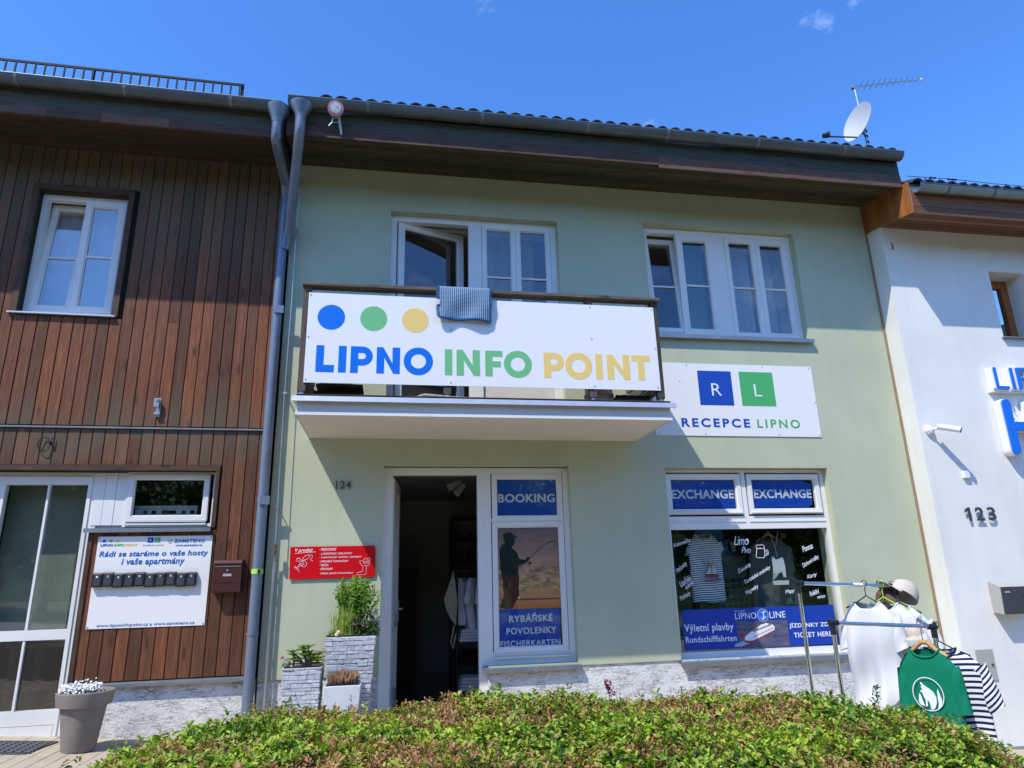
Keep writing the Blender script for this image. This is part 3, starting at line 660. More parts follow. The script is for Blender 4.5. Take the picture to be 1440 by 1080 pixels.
# inside
mb = MB(); rm_ = lambda s, o, z: LF.p(s, o, z)
def lroom(z0, z1, wall, fl):
    MB().face([rm_(-4, -3.2, z0), rm_(-.1, -3.2, z0), rm_(-.1, -3.2, z1), rm_(-4, -3.2, z1)]).face([rm_(-4, -.32, z0), rm_(-4, -3.2, z0), rm_(-4, -3.2, z1), rm_(-4, -.32, z1)]).face([rm_(-.1, -.32, z0), rm_(-.1, -3.2, z0), rm_(-.1, -3.2, z1), rm_(-.1, -.32, z1)]).build('inner_wall', wall, BH)
    MB().box(LF, -4, -.1, -3.2, -.32, z0-.1, z0).build('inner_floor', fl, BH); MB().box(LF, -4, -.1, -3.2, -.32, z1, z1+.1).build('inner_ceiling', INCEIL, BH)
MB().box(LF, -2.42, -1.6, -.335, -.328, 1.20, 2.56).build('reflection_sheet', plain('grey_green_reflection', (.22, .235, .19), .8, var=.25, scale=1.5).m, BH)  # added sheet, its colour stands in for the grey-green reflection in the door glass
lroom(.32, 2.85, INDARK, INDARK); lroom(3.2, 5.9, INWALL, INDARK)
MB().box(LF, -7.5, -7.4, -8, -.34, -.5, 6.3).box(LF, -7.5, -.0, -8.1, -8, -.5, 6.3).box(LF, -.1, -.02, -8, -.34, 2.9, 6.3).build('outer_wall', TRIMV, BH)
# eaves of the wooden house
soffit(LF, BH, -7.5, -.02, .70, 5.965, 6.085, 9, m_wood('brown_soffit_wood', (.055, .036, .022), (.10, .07, .042), 'x', rough=.8))
MB().box(LF, -7.5, -.015, .702, .722, 6.055, 6.25).build('fascia_board', FASCIA, BH)
for a, b in ((-7.5, -2.2), (-2.197, -1.72), (-1.717, -1.1), (-1.097, -.015)): MB().box(LF, a, b, .705, .733, 5.955, 6.05).build('lower_fascia_board', FASCIA2, BH)
gutter(LF, BH, -7.5, -.03, 6.285, .805, GUT, straps=[-2.45, -1.50, -.52], strapmat=plain('pale_gutter_strap', (.2, .225, .22), .4, .4).m)
roof(LF, BH, -7.5, -.02, 6.338, .735, 5.0)
mb = MB(); pB = LF.p(-.07, .80, 6.06); funnel(mb, pB, 6.26, 6.10)
mb.tube([pB+Vector((0, 0, .06)), pB+Vector((0, .0, -.12)), pB+Vector((-.001, .03, -.17)), G.p(-1.245, .16, 5.80), G.p(-1.24, .115, 5.74), G.p(-1.24, .092, 5.66)], .049, 16)
mb.build('downpipe', PIPE, BH, smooth=True)

# ================================================================== the white house on the right
WH = thing('white_house', 'white rendered house on the right with brown eaves and blue letters', 'house', (7.6, 0, gz(7.6)))
walls(WF, 5.985, 11, -.9, 5.82, [(7.43, 7.95, 4.285, 5.185)], .3, MB()).build('wall', WHITEPL, WH)
MB().box(G, 5.9845, 6.2, -.3, .2399, -.9, 5.82).build('wall_return', WHITEPL, WH)
MB().box(G, 10.9, 11, -8, -.07, -.9, 5.8).box(G, 6.0, 11, -8.1, -8, -.9, 5.8).build('outer_wall', WHITEPL, WH)
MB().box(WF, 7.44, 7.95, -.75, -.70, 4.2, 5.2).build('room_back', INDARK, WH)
ww = MB().rect(WF, 7.435, 7.945, 4.295, 5.18, .10, -.33, -.26).build('window', ORANGE, WH)
MB().box(WF, 7.535, 7.845, -.30, -.294, 4.395, 5.08).build('pane', GLASSL, ww)
MB().slabx([(-.26, 4.288), (.05, 4.272), (.05, 4.284), (-.26, 4.302)], 7.40, 7.98, WF).build('sill', ZINC, ww)
MB().box(WF, 5.99, 11, -.02, .012, gz(8.5)-.3, gz(6)-.0).build('base_strip', plain('grey_base_strip', (.28, .27, .27), .8).m, WH)
# eaves
n = 5
for i in range(n):
    a, b = i/n, (i+1)/n; o0, o1 = .54*(1-a), .54*(1-b); z0, z1 = 5.59+.115*a, 5.59+.115*b
    MB().slabx([(o0-.004, z0), (o1+.004, z1), (o1, z1+.02), (o0, z0+.02)], 5.985, 11, WF).build('soffit_board', ORANGEX, WH)
for z0, z1 in ((5.585, 5.683), (5.687, 5.785), (5.789, 5.87)): MB().box(WF, 5.985, 11, .545, .565, z0, z1).build('fascia_board', ORANGEX, WH)
for i in range(9):
    y0 = .0 + i*.0905; y1 = y0+.086; zb = lambda y: 5.735 - .145*max(0, (y-.1))/.7 if y > .1 else 5.735
    p = [(y0, zb(y0)), (y1, zb(y1)), (y1, 6.0+.135*(1-y1/.72) if y1 < .72 else 6.0), (y0, 6.0+.135*(1-y0/.72) if y0 < .72 else 6.0)]
    MB().slabx(p, 5.9575+.0, 5.983, G).build('cladding_board', ORANGE, WH)
MB().slabx([(0.02, 5.80), (.81, 5.66), (.81, 5.9), (.02, 6.05)], 5.9832, 5.9845, G).build('cladding_backing', CURT, WH)
gutter(WF, WH, 6.03, 11, 5.915, .625, GUTL, straps=[6.42, 7.05, 7.8], strapmat=GUT)
roof(WF, WH, 6.0, 11, 6.0, .575, 5.0, pitch=24)
mb = MB(); mb.tube([WF.p(5.98, .58, 6.075), WF.p(6.6, .58, 6.085), WF.p(7.2, .58, 6.07), WF.p(9, .58, 6.075)], .004, 6)
for s in (6.22, 6.42, 6.78, 7.35): mb.tube([WF.p(s, .58, 6.0), WF.p(s, .58, 6.08)], .006, 6)
mb.build('roof_wire', DARKM, WH)
mb = MB()
for s in (6.30, 6.35, 6.55, 6.60, 6.64): mb.ball(WF.p(s, .58, 6.08), .013, 8, (2, 1, 1))
mb.build('wire_clamp', DARKM, WH)

# ================================================================== signs
def disc(fr, s, z, r, o0, o1, n=40, rz=None): return MB().prism(fr, [(s+r*math.cos(2*math.pi*i/n), z+(rz or r)*math.sin(2*math.pi*i/n)) for i in range(n)], o0, o1)
def ring_mb(fr, s, z, r0, r1, o0, o1, n=44):
    mb = MB(); q = []
    for i in range(n):
        a = 2*math.pi*i/n; q.append([mb.P(fr.p(s+r*math.cos(a), o, z+r*math.sin(a))) for r, o in ((r0, o1), (r1, o1), (r1, o0), (r0, o0))])
    for i in range(n):
        j = (i+1) % n
        for k in range(4): l = (k+1) % 4; mb.f.append([q[i][k], q[j][k], q[j][l], q[i][l]])
    return mb
def glyph(ch, x, z, w, h, t):                 # geometric capitals, returned as outlines
    if ch == 'L': return [[(x, z), (x+w, z), (x+w, z+t), (x+t, z+t), (x+t, z+h), (x, z+h)]]
    if ch == 'I': return [[(x, z), (x+t, z), (x+t, z+h), (x, z+h)]]
    if ch == 'T': c = x+w/2; return [[(c-t/2, z), (c+t/2, z), (c+t/2, z+h-t*.88), (x+w, z+h-t*.88), (x+w, z+h), (x, z+h), (x, z+h-t*.88), (c-t/2, z+h-t*.88)]]
    if ch == 'F': return [[(x, z), (x+t, z), (x+t, z+h*.36), (x+w*.9, z+h*.36), (x+w*.9, z+h*.36+t*.85), (x+t, z+h*.36+t*.85), (x+t, z+h-t*.85), (x+w, z+h-t*.85), (x+w, z+h), (x, z+h)]]
    if ch == 'N': return [[(x, z), (x+t, z), (x+t, z+h*.60), (x+w-t*.85, z), (x+w, z), (x+w, z+h), (x+w-t, z+h), (x+w-t, z+h*.40), (x+t*.85, z+h), (x, z+h)]]
    if ch == 'P':
        zc = z+h*.64; R1 = h*.36; R2 = R1-t*.9; xc = x+w-R1; o = [(x, z), (x+t, z), (x+t, zc-R1)]
        o += [(xc+R1*math.cos(a), zc+R1*math.sin(a)) for a in [-math.pi/2+math.pi*i/14 for i in range(15)]] + [(x, z+h), (x, z+.01*h)]
        return [o[:-1]], [(x+t, zc-R2)] + [(xc+R2*math.cos(a), zc+R2*math.sin(a)) for a in [-math.pi/2+math.pi*i/12 for i in range(13)]] + [(x+t, zc+R2)]
def poly_hole(fr, outer, inner, o0, o1):
    mb = MB(); A = [mb.P(fr.p(s, o1, z)) for s, z in outer+inner]; B = [mb.P(fr.p(s, o0, z)) for s, z in outer+inner]
    for t in tessellate_polygon([[Vector((s, z, 0)) for s, z in outer], [Vector((s, z, 0)) for s, z in inner]]): mb.f.append([A[i] for i in t]); mb.f.append([B[i] for i in reversed(t)])
    k = 0
    for lp in (outer, inner):
        n = len(lp)
        for i in range(n): j = (i+1) % n; mb.f.append([A[k+i], A[k+j], B[k+j], B[k+i]])
        k += n
    return mb
def letter(fr, ch, x, z, w, h, t, off, mat, parent, name='letter', d=.0015):
    if ch == 'O': return ring_mb(fr, x+w/2, z+h/2, h*.53-t*.95, h*.53, off, off+d).build(name, mat, parent)
    g = glyph(ch, x, z, w, h, t)
    if ch == 'P': return poly_hole(fr, g[0][0], g[1], off, off+d).build(name, mat, parent)
    return MB().prism(fr, g[0], off, off+d).build(name, mat, parent)
def screws(fr, pts, off, parent):
    for s, z in pts: MB().lathe((0, 0, 0), [(.001, 0)]) if False else disc(fr, s, z, .007, off, off+.003, 8).build('screw', GREYT, parent)

BS = thing('balcony_banner', 'long white sign board with three coloured dots fixed to the balcony railing', 'sign', G.p(.87, 1.02, 3.29))
o = 1.0205
MB().prism(G, [(-.805, 3.272), (2.535, 3.272), (2.528, 4.135), (-.802, 4.135)], o, o+.004).build('board', SIGNW, BS)
def bs(px, py): p = at(px, py, -1.0245); return p.x, p.z
o = 1.0246
for px, mt in ((466, BLUE), (525.5, GRN), (584, YEL)):
    s, z = bs(px, {466: 446, 525.5: 448, 584: 450.5}[px]); disc(G, s, z, .122, o, o+.0012).build('dot', mt, BS)
# words set to the measured extents
def word(txt, pxs, mat):
    for ch, (x0, x1) in zip(txt, pxs):
        s0, z0 = bs(x0, 0); p0 = at(x0, 524, -1.0245); p1 = at(x1, 524, -1.0245)
        letter(G, ch, p0.x, 3.372, p1.x-p0.x, .252, .068, o, mat, BS)
word('LIPNO', [(443, 469), (475, 485), (492, 523.5), (529, 562), (569, 607)], BLUE)
word('INFO', [(625.5, 635), (642, 675), (682.5, 707), (710, 747)], GRN)
word('POINT', [(765, 793.5), (796, 832), (838, 847.5), (854, 886), (889, 915)], YEL)
screws(G, [(-.785, 4.11), (-.785, 3.70), (-.785, 3.30), (.50, 4.11), (.50, 3.30), (1.87, 4.11), (1.87, 3.78), (1.87, 3.30), (2.51, 4.11), (2.51, 3.70), (2.51, 3.30), (.5, 3.82)], 1.0248, BS)

RS = thing('reception_sign', 'white wall sign with a blue and a green square right of the balcony', 'sign', G.p(3.9, 0, 3.05))
MB().box(G, 2.86, 4.885, .003, .009, 3.048, 3.90).build('board', SIGNW, RS)
a = at(977, 523, -.01); b = at(1026, 574, -.01); MB().box(G, 3.425, 3.84, .0092, .0105, 3.405, 3.815).build('blue_square', BLUED, RS); MB().box(G, 3.94, 4.365, .0092, .0105, 3.405, 3.815).build('green_square', GRND, RS)
text(G, 'R', 3.58, 3.70, 3.52, 3.665, .0107, WHT, RS, bold=-.004); text(G, 'L', 4.11, 4.205, 3.52, 3.665, .0107, WHT, RS, bold=-.004)
text(G, 'RECEPCE', 3.175, 4.005, 3.148, 3.25, .0092, BLUED, RS, bold=.028, track=1.35); text(G, 'LIPNO', 4.095, 4.63, 3.148, 3.25, .0092, GRND, RS, bold=.02, track=1.35)
screws(G, [(3.3, 3.88), (4.25, 3.88), (4.85, 3.88), (4.87, 3.46), (2.9, 3.07), (3.45, 3.07), (4.35, 3.07), (4.86, 3.07), (3.2, 3.68)], .0092, RS)

RD = thing('red_sale_board', 'small red board with white handwriting left of the shop door', 'sign', G.p(-.55, 0, 1.6))
MB().prism(G, [(-.955, 1.603), (-.165, 1.610), (-.152, 1.622), (-.156, 1.893), (-.168, 1.905), (-.962, 1.905)], .012, .02).build('board', REDS, RD)
def rtext(t, px0, px1, py0, py1, **k):
    a = at(px0, py1, -.02); b = at(px1, py0, -.02); text(G, t, a.x, b.x, a.z, b.z, .0202, WHT, RD, **{'bold': .012, 'shear': .12, 'depth': .001, **k})
rtext('V prodeji', 415, 440, 771, 777.5, shear=.25)
for i, (t, x1) in enumerate((('· MEDOVINY', 473.5), ('· LÁZEŇSKÉ OPLATKY', 495.5), ('· TURISTICKÉ VIZITKY, ZNÁMKY', 509), ('· LIPENSKÉ ČOKOLÁDY', 490), ('· TRIČKA', 462), ('· DŘEVORUBY', 468), ('· PEXESA, KARTY, OMALOVÁNKY', 497))):
    y = 770.5 + i*5.4 + (0.9 if i == 6 else 0); rtext(t, 449, x1, y, y+4.2)
def rline(pts, w=.0035):
    q = [at(400+x/10.286, 760+y/10.286, -.021) for x, y in pts]; return MB().tube(q, w/2, 5)
for p in ([(250, 285), (290, 230), (350, 205), (370, 230), (330, 270), (255, 290)], [(350, 215), (400, 210), (405, 245), (370, 270), (410, 300)], [(215, 300), (170, 300), (175, 270), (215, 255), (235, 275), (225, 305)], [(250, 300), (300, 290), (325, 330), (305, 380), (260, 380), (230, 345)],
          [(215, 330), (245, 300), (280, 320), (285, 350), (245, 365), (215, 345), (240, 330), (270, 340)], [(215, 350), (180, 400), (215, 455)], [(225, 355), (200, 405), (140, 395)], [(180, 400), (150, 370)], [(190, 410), (165, 425)], [(1135, 375), (1130, 450), (1045, 470), (1045, 500), (1180, 490), (1185, 370)],
          [(1130, 370), (1095, 330), (1090, 295), (1125, 290), (1150, 330)], [(1140, 290), (1170, 255), (1205, 270), (1190, 310), (1150, 305)], [(1200, 280), (1240, 240), (1250, 275), (1210, 310)], [(1140, 320), (1180, 330), (1225, 320), (1230, 350), (1190, 370), (1145, 360)], [(155, 190), (250, 180), (455, 165)]):
    rline(p).build('drawing', WHT, RD)

IB = thing('key_safe_board', 'white information board with ten black key safes on the brown boards', 'sign', LF.p(-.97, 0, 1.22))
MB().box(LF, -1.468, -.478, .010, .015, 1.218, 2.024).build('board', SIGNW, IB)
o = .0152
for px, mt in ((145, BLUE), (152, GRN), (159, YEL)): disc(LF, -1.415+.058*((px-145)/7), 1.985, .014, o, o+.001, 20).build('dot', mt, IB)
text(LF, 'LIPNO', -1.44, -1.335, 1.936, 1.958, o, BLUED, IB, bold=.03); text(LF, 'INFO', -1.325, -1.245, 1.936, 1.958, o, GRND, IB, bold=.03); text(LF, 'POINT', -1.235, -1.13, 1.936, 1.958, o, YEL, IB, bold=.03)
MB().box(LF, -1.045, -.995, o, o+.001, 1.965, 2.012).build('blue_square', BLUED, IB); MB().box(LF, -.985, -.935, o, o+.001, 1.965, 2.012).build('green_square', GRND, IB)
text(LF, 'R', -1.030, -1.010, 1.98, 1.998, o+.0012, WHT, IB, bold=.01, depth=.0008); text(LF, 'L', -.968, -.950, 1.98, 1.998, o+.0012, WHT, IB, bold=.01, depth=.0008)
text(LF, 'RECEPCE LIPNO', -1.08, -.905, 1.935, 1.947, o, GREYT, IB, bold=.01, track=1.4)
text(LF, 'ZAMETENO', -.815, -.545, 1.962, 1.992, o, BLUET, IB, bold=.025); text(LF, 'www.zameteno.cz', -.80, -.565, 1.928, 1.945, o, BLUET, IB, bold=.008)
ring_mb(LF, -.848, 1.972, .017, .020, o, o+.001, 24).build('emblem', GREYT, IB)
MB().tube([LF.p(-.86, o+.001, 1.975), LF.p(-.852, o+.001, 1.965), LF.p(-.835, o+.001, 1.988)], .0025, 6).build('emblem', GRND, IB)
text(LF, 'Rádi se staráme o vaše hosty', -1.44, -.505, 1.828, 1.892, o, BLUET, IB, bold=.02, shear=.12); text(LF, 'i vaše apartmány', -1.245, -.705, 1.752, 1.825, o, BLUET, IB, bold=.02, shear=.12)
text(LF, 'www.lipnoinfopoint.cz a www.zameteno.cz', -1.385, -.565, 1.225, 1.258, o, BLUET, IB, bold=.002)
screws(LF, [(-1.455, 2.01), (-.49, 2.01), (-1.455, 1.232), (-.492, 1.232)], o, IB)
for i in range(10):
    s = -1.462 + i*.0885
    K = thing('key_safe', ['leftmost black key safe on the white board', 'second black key safe from the left on the white board', 'third black key safe from the left on the white board', 'fourth black key safe from the left on the white board', 'fifth black key safe from the left on the white board', 'fifth black key safe from the right on the white board', 'fourth black key safe from the right on the white board', 'third black key safe from the right on the white board', 'second black key safe from the right on the white board', 'rightmost black key safe on the white board'][i], 'key safe', LF.p(s+.04, 0, 1.575), 'key safes in a row on the white board')
    dz = .005*math.sin(i*2.1)-.001*i
    MB().slabx([(.0155, 1.578+dz), (.052, 1.574+dz), (.058, 1.582+dz), (.055, 1.688+dz), (.045, 1.700+dz), (.0155, 1.702+dz)], s, s+.084, LF).build('body', BLACKP, K, bevel=.003)
    MB().slabx([(.0585, 1.585+dz), (.0605, 1.588+dz), (.0585, 1.650+dz), (.0565, 1.650+dz)], s+.012, s+.072, LF).build('cover', GREYM, K, bevel=.001)
    text(LF, str(i+1), s+.034, s+.050, 1.657+dz, 1.674+dz, .0565, WHT, K, bold=.02)
    MB().box(LF, s+.018, s+.066, .0562, .0568, 1.652+dz, 1.680+dz).build('dial_window', GREYM, K)

# mailboxes
MX = thing('brown_mailbox', 'dark brown metal mailbox on the wooden wall beside the white board', 'mailbox', LF.p(-.29, 0, 1.49))
MB().slabx([(.0085, 1.50), (.105, 1.50), (.115, 1.52), (.115, 1.755), (.125, 1.76), (.10, 1.79), (.0085, 1.80)], -.425, -.175, LF).build('body', BROWNM, MX, bevel=.003)
MB().box(LF, -.412, -.188, .1155, .119, 1.73, 1.737).build('slot', STEEL, MX); disc(LF, -.300, 1.70, .010, .1155, .122, 12).build('lock', STEEL, MX)
MB().box(LF, -.335, -.262, .1155, .118, 1.645, 1.668).build('name_plate', BEIGEM, MX); MB().box(LF, -.405, -.195, .1155, .117, 1.585, 1.589).build('seam', DARKM, MX)
MG = thing('grey_mailbox', 'anthracite and beige metal mailbox on the white wall', 'mailbox', (6.55, -.3, 1.06))
MB().slabx([(.002, 1.075), (.135, 1.06), (.15, 1.335), (.155, 1.345), (.002, 1.405)], 6.455, 6.795, WF).build('body', BEIGEM, MG, bevel=.003)
MB().slabx([(.1365, 1.062), (.147, 1.062), (.160, 1.342), (.152, 1.342)], 6.462, 6.79, WF).build('door', GREYM, MG)
MB().box(WF, 6.50, 6.56, .1585, .161, 1.282, 1.298).build('name_plate', BEIGEM, MG)
for k, z in enumerate((1.235, 1.175, 1.115)): MB().box(WF, 6.725, 6.76, .152+.003*0, .163, z, z+.03).build('window', DARKM, MG)
disc(WF, 6.62, 1.30, .006, .158, .163, 10).build('lock', STEEL, MG)
MC = thing('meter_cover', 'beige grey meter cover with a small lock, low on the white wall', 'cover', (6.23, -.24, .40))
MB().box(WF, 6.125, 6.34, .001, .012, .402, .712).build('door', BEIGEM, MC, bevel=.003); MB().box(WF, 6.205, 6.325, .0122, .014, .535, .583).build('latch_plate', BEIGEM, MC); disc(WF, 6.30, .557, .013, .0142, .02, 14).build('lock', GREYM, MC)
# numbers and camera
N3 = thing('house_number_sign', 'dark metal house number 123 standing off the white wall', 'house number', (6.53, -.26, 2.09))
MB().prism(WF, [(6.372, 2.055), (6.405, 2.055), (6.405, 2.205), (6.38, 2.205), (6.335, 2.175), (6.335, 2.145), (6.372, 2.165)], .025, .033).build('digit', GREYM, N3)
for ch, s0, s1 in (('2', 6.468, 6.575), ('3', 6.625, 6.725)): text(WF, ch, s0, s1, 2.055, 2.205, .025, plain('slate_digit_metal', (.06, .065, .09), .4, .2).m, N3, name='digit', bold=.025, depth=.008)
SC = thing('security_camera', 'small white bullet security camera on the white wall', 'camera', WF.p(6.12, 0, 3.07))
Xc = Vector((6.13, -.24, 3.09))
MB().tube([WF.p(6.10, 0, 3.09), WF.p(6.10, .03, 3.09)], .052, 20).tube([WF.p(6.10, .03, 3.09), WF.p(6.10, .05, 3.09)], .035, 18).build('base', WHITEP, SC, smooth=True)
MB().tube([WF.p(6.10, .045, 3.09), WF.p(6.125, .085, 3.09), WF.p(6.15, .10, 3.10)], .014, 10).build('arm', WHITEP, SC)
MB().tube([WF.p(6.135, .10, 3.115), WF.p(6.29, .25, 3.045)], .034, 16).build('housing', WHITEP, SC, smooth=True)
MB().tube([WF.p(6.2905, .2503, 3.0448), WF.p(6.298, .257, 3.041)], .030, 16).build('lens', BLACKP, SC)
JB = MB().box(WF, 6.42, 6.495, .001, .04, 2.535, 2.615); solo(JB, 'junction_box', WHITEP, 'little white junction box on the white wall below the camera', 'junction box', bevel=.004)
MB().prism(WF, [(6.095, 5.41), (6.12, 5.40), (6.13, 5.45), (6.115, 5.50), (6.095, 5.51), (6.10, 5.46)], .001, .002).build('chipped_patch', plain('chipped_plaster_brown', (.35, .16, .07), .9).m, WH)
# box letters of the neighbour
HL = thing('blue_letter_sign', 'raised blue letters on white trays at the right edge of the white wall', 'sign', (7.2, -.3, 2.77))
def stroke(fr, pts, w, o0, o1):
    mb = MB()
    for (a, b), (c, d) in zip(pts, pts[1:]):
        L_ = math.hypot(c-a, d-b); ux, uz = (c-a)/L_, (d-b)/L_; th = math.atan2(uz, ux); r = w/2
        poly = [(c+r*math.cos(th-math.pi/2+math.pi*i/8), d+r*math.sin(th-math.pi/2+math.pi*i/8)) for i in range(9)] + [(a+r*math.cos(th+math.pi/2+math.pi*i/8), b+r*math.sin(th+math.pi/2+math.pi*i/8)) for i in range(9)]
        mb.prism(fr, poly, o0, o1); o0 += .0007; o1 += .0007
    return mb
for kk, (pts, w) in enumerate(([[(7.06, 3.835), (7.06, 3.60), (7.20, 3.60)], .034], [[(7.285, 3.835), (7.285, 3.60)], .034], [[(7.37, 3.60), (7.37, 3.835), (7.50, 3.835), (7.50, 3.715), (7.37, 3.715)], .034],
               [[(7.105, 3.40), (7.105, 2.85)], .11], [[(7.105, 3.13), (7.46, 3.13)], .10], [[(7.47, 3.40), (7.47, 2.85)], .11])):
    stroke(WF, pts, w, .11, .1225+.0023*kk).build('letter_face', BLUE, HL); stroke(WF, pts, w+.02, .006+.0003*kk, .1055+.0005*kk).build('letter_tray', WHITEP, HL)
MB().box(WF, 7.02, 7.6, .002, .075, 3.56, 3.62).build('tray', WHITEP, HL)
MB().tube([WF.p(7.2, .04, 3.42), WF.p(7.33, .04, 3.24)], .008, 6).build('cable', WHITEP, HL)
# lightning rod and wire beside the drainpipe
LR = thing('lightning_conductor', 'thin grey lightning conductor with its wire running up the green wall', 'lightning rod', (-1.097, -.06, .1))
MB().tube([G.p(-1.097, .055, .1), G.p(-1.096, .055, 1.77)], .014, 10).build('protection_tube', STEEL, LR, smooth=True)
wp = [G.p(-1.096, .055, 1.77), G.p(-1.094, .10, 1.95), G.p(-1.098, .10, 2.6), G.p(-1.103, .10, 3.38), G.p(-1.098, .10, 4.4), G.p(-1.10, .10, 5.45), G.p(-1.085, .12, 5.85), G.p(-1.08, .60, 5.98), G.p(-1.08, .76, 6.0), G.p(-1.09, .77, 6.33)]
MB().tube(wp, .0045, 6).build('wire', STEEL, LR)
for z in (2.28, 3.42, 5.27, .95, 1.68): MB().tube([G.p(-1.10, 0, z), G.p(-1.10, .105 if z > 1.9 else .06, z)], .006, 6).box(G, -1.118, -1.082, (.093 if z > 1.9 else .05), (.107 if z > 1.9 else .062), z-.008, z+.012).build('wall_clip', STEEL, LR)
MB().tube([G.p(-1.095, .09, 1.83), G.p(-1.095, .09, 1.87)], .018, 8).tube([G.p(-1.095, .09, 1.885), G.p(-1.095, .09, 1.925)], .018, 8).build('clamp', plain('rusty_clamp', (.14, .07, .05), .7).m, LR)

# round lamp-like sensor hung from the eaves
BL = thing('round_siren', 'faded round red and white alarm device fixed under the eaves near the downpipes', 'alarm', at(478, 186, -.80))
c0 = at(472, 154, -.93); dirv = (CAM-c0).normalized(); dirv.z = -.25; dirv.normalize()
MB().tube([c0, c0+dirv*.05], .078, 24).build('rim', plain('faded_pink_plastic', (.62, .30, .30), .5, var=.2, scale=20).m, BL, smooth=True)
MB().tube([c0+dirv*.0502, c0+dirv*.056], .052, 24).build('face', WHITEP, BL); MB().tube([c0-dirv*.07, c0-dirv*.002], .068, 24).build('housing', BEIGEM, BL, smooth=True)
u_ = Vector((1, 0, 0)); q = c0+dirv*.058
MB().tube([q+Vector((-.03, 0, .005)), q+Vector((-.01, 0, .02)), q+Vector((.0, 0, .005)), q+Vector((.02, 0, .015)), q+Vector((.028, 0, -.01)), q+Vector((.01, 0, -.03)), q+Vector((-.02, 0, -.028))], .003, 5).build('scribble', GREYT, BL)
MB().tube([at(476, 160, -.84), at(478, 175, -.80), at(480, 190, -.765)], .014, 8).build('bracket', STEEL, BL); MB().tube([at(468, 166, -.86), at(467, 172, -.85), at(462, 177, -.86)], .005, 6).tube([at(467, 172, -.85), at(477, 172, -.82)], .004, 6).build('stay', STEEL, BL)
# bracket and ring on the boards
WB = MB().box(LF, -1.115, -1.075, .008, .016, 3.17, 3.36).box(LF, -1.108, -1.082, .016, .06, 3.30, 3.335).box(LF, -1.13, -1.08, .045, .06, 3.26, 3.345).box(LF, -1.12, -1.065, .016, .05, 3.185, 3.21)
solo(WB, 'wall_bracket', STEEL, 'galvanised bracket screwed to the brown boards above the flashing', 'bracket', bevel=.002)
RG = MB(); RG.tube([LF.p(-2.045+.05*math.cos(a/18*2*math.pi), .03+.006*math.sin(a), 2.88+.07*math.sin(a/18*2*math.pi)) for a in range(19)], .004, 6).tube([LF.p(-1.995, .008, 2.90), LF.p(-1.993, .045, 2.90)], .012, 8).tube([LF.p(-1.993, .045, 2.90), LF.p(-1.975, .03, 2.955)], .006, 6)
solo(RG, 'wall_ring', DARKM, 'thin wire ring hanging from a hook on the brown boards above the door', 'ring')

# snow guard on the left roof
INK = Mat('matt_black_steel', (.006, .006, .009), .6, spec=.2).m
SG = thing('snow_guard', 'black snow guard railing along the edge of the roof on the left', 'snow guard', LF.p(-3, .6, 6.45))
for z in (6.475, 6.655): MB().box(LF, -6.5, -.49, .585, .60, z-.012, z+.012).build('rail', INK, SG)
s = -.51; k = 0
while s > -4.0:
    MB().box(LF, s-.007, s+.007, .587, .599, 6.4875, 6.6425).build('bar', INK, SG); s -= .088
bars = MB()
while s > -6.5: bars.box(LF, s-.007, s+.007, .587, .599, 6.4875, 6.6425); s -= .088
tag(bars.build('bar_row', INK, SG), kind='stuff')
for s in (-.485, -1.92, -3.4): MB().box(LF, s-.015, s+.015, .575, .584, 6.42, 6.68).box(LF, s-.012, s+.012, .40, .575, 6.43, 6.44).build('support', INK, SG)

# satellite dish and aerial
SD = thing('satellite_dish', 'grey satellite dish with a television aerial above the right end of the roof', 'satellite dish', at(1222, 206, -.38))
Ym = -.38
mb = MB().tube([at(1222, 212, Ym), at(1201, 122, Ym)], .016, 10); mb.build('mast', STEEL, SD, smooth=True)
# dish: bowl facing left and up
cc = at(1205, 171, Ym-.10); nrm = Vector((-.97, -.10, .22)).normalized(); up = Vector((0, 0, 1)); e1 = nrm.cross(up).normalized(); e2 = e1.cross(nrm).normalized()
# tilt so that the ellipse leans as seen
mb = MB(); rings = []; nn = 32
for back in (0, 1):
    for k in range(7):
        r = k/6; rr = []
        for i in range(nn):
            a = 2*math.pi*i/nn; p = cc + e1*(.235*r*math.cos(a)) + e2*(.262*r*math.sin(a)) - nrm*(.055*(1-r*r)) - nrm*(.008*back)
            rr.append(mb.P(p))
        rings.append(rr)
for b_ in (0, 7):
    for k in range(6):
        A, B = rings[b_+k], rings[b_+k+1]
        for i in range(nn): j = (i+1) % nn; mb.f.append([A[i], A[j], B[j], B[i]] if b_ else [A[i], B[i], B[j], A[j]])
A, B = rings[6], rings[13]
for i in range(nn): j = (i+1) % nn; mb.f.append([A[i], B[i], B[j], A[j]])
mb.build('dish', plain('light_grey_dish', (.50, .52, .53), .5, var=.03).m, SD, smooth=True)
low = cc - e2*.25
MB().tube([low, at(1165, 192, Ym-.30)], .010, 8).build('feed_arm', DARKM, SD); q = at(1162, 190, Ym-.33)
MB().tube([q+Vector((.03, 0, 0)), q+Vector((-.04, .0, -.015))], .030, 12).build('receiver_head', BLACKP, SD, smooth=True); MB().ball(q+Vector((.03, 0, .035)), .022, 10).build('receiver_cap', BLACKP, SD)
MB().tube([cc-nrm*.06, at(1216, 183, Ym)], .018, 8).tube([cc-nrm*.05-e2*.12, at(1218, 192, Ym)], .010, 8).build('mount', DARKM, SD)
for py in (185, 192, 200): MB().tube([at(1217+(py-185)*.2, py, Ym)+Vector((0, 0, -.012)), at(1217+(py-185)*.2, py, Ym)+Vector((0, 0, .012))], .022, 8).build('clamp', DARKM, SD)
a0, a1 = at(1198, 121, Ym), at(1295, 111, Ym)
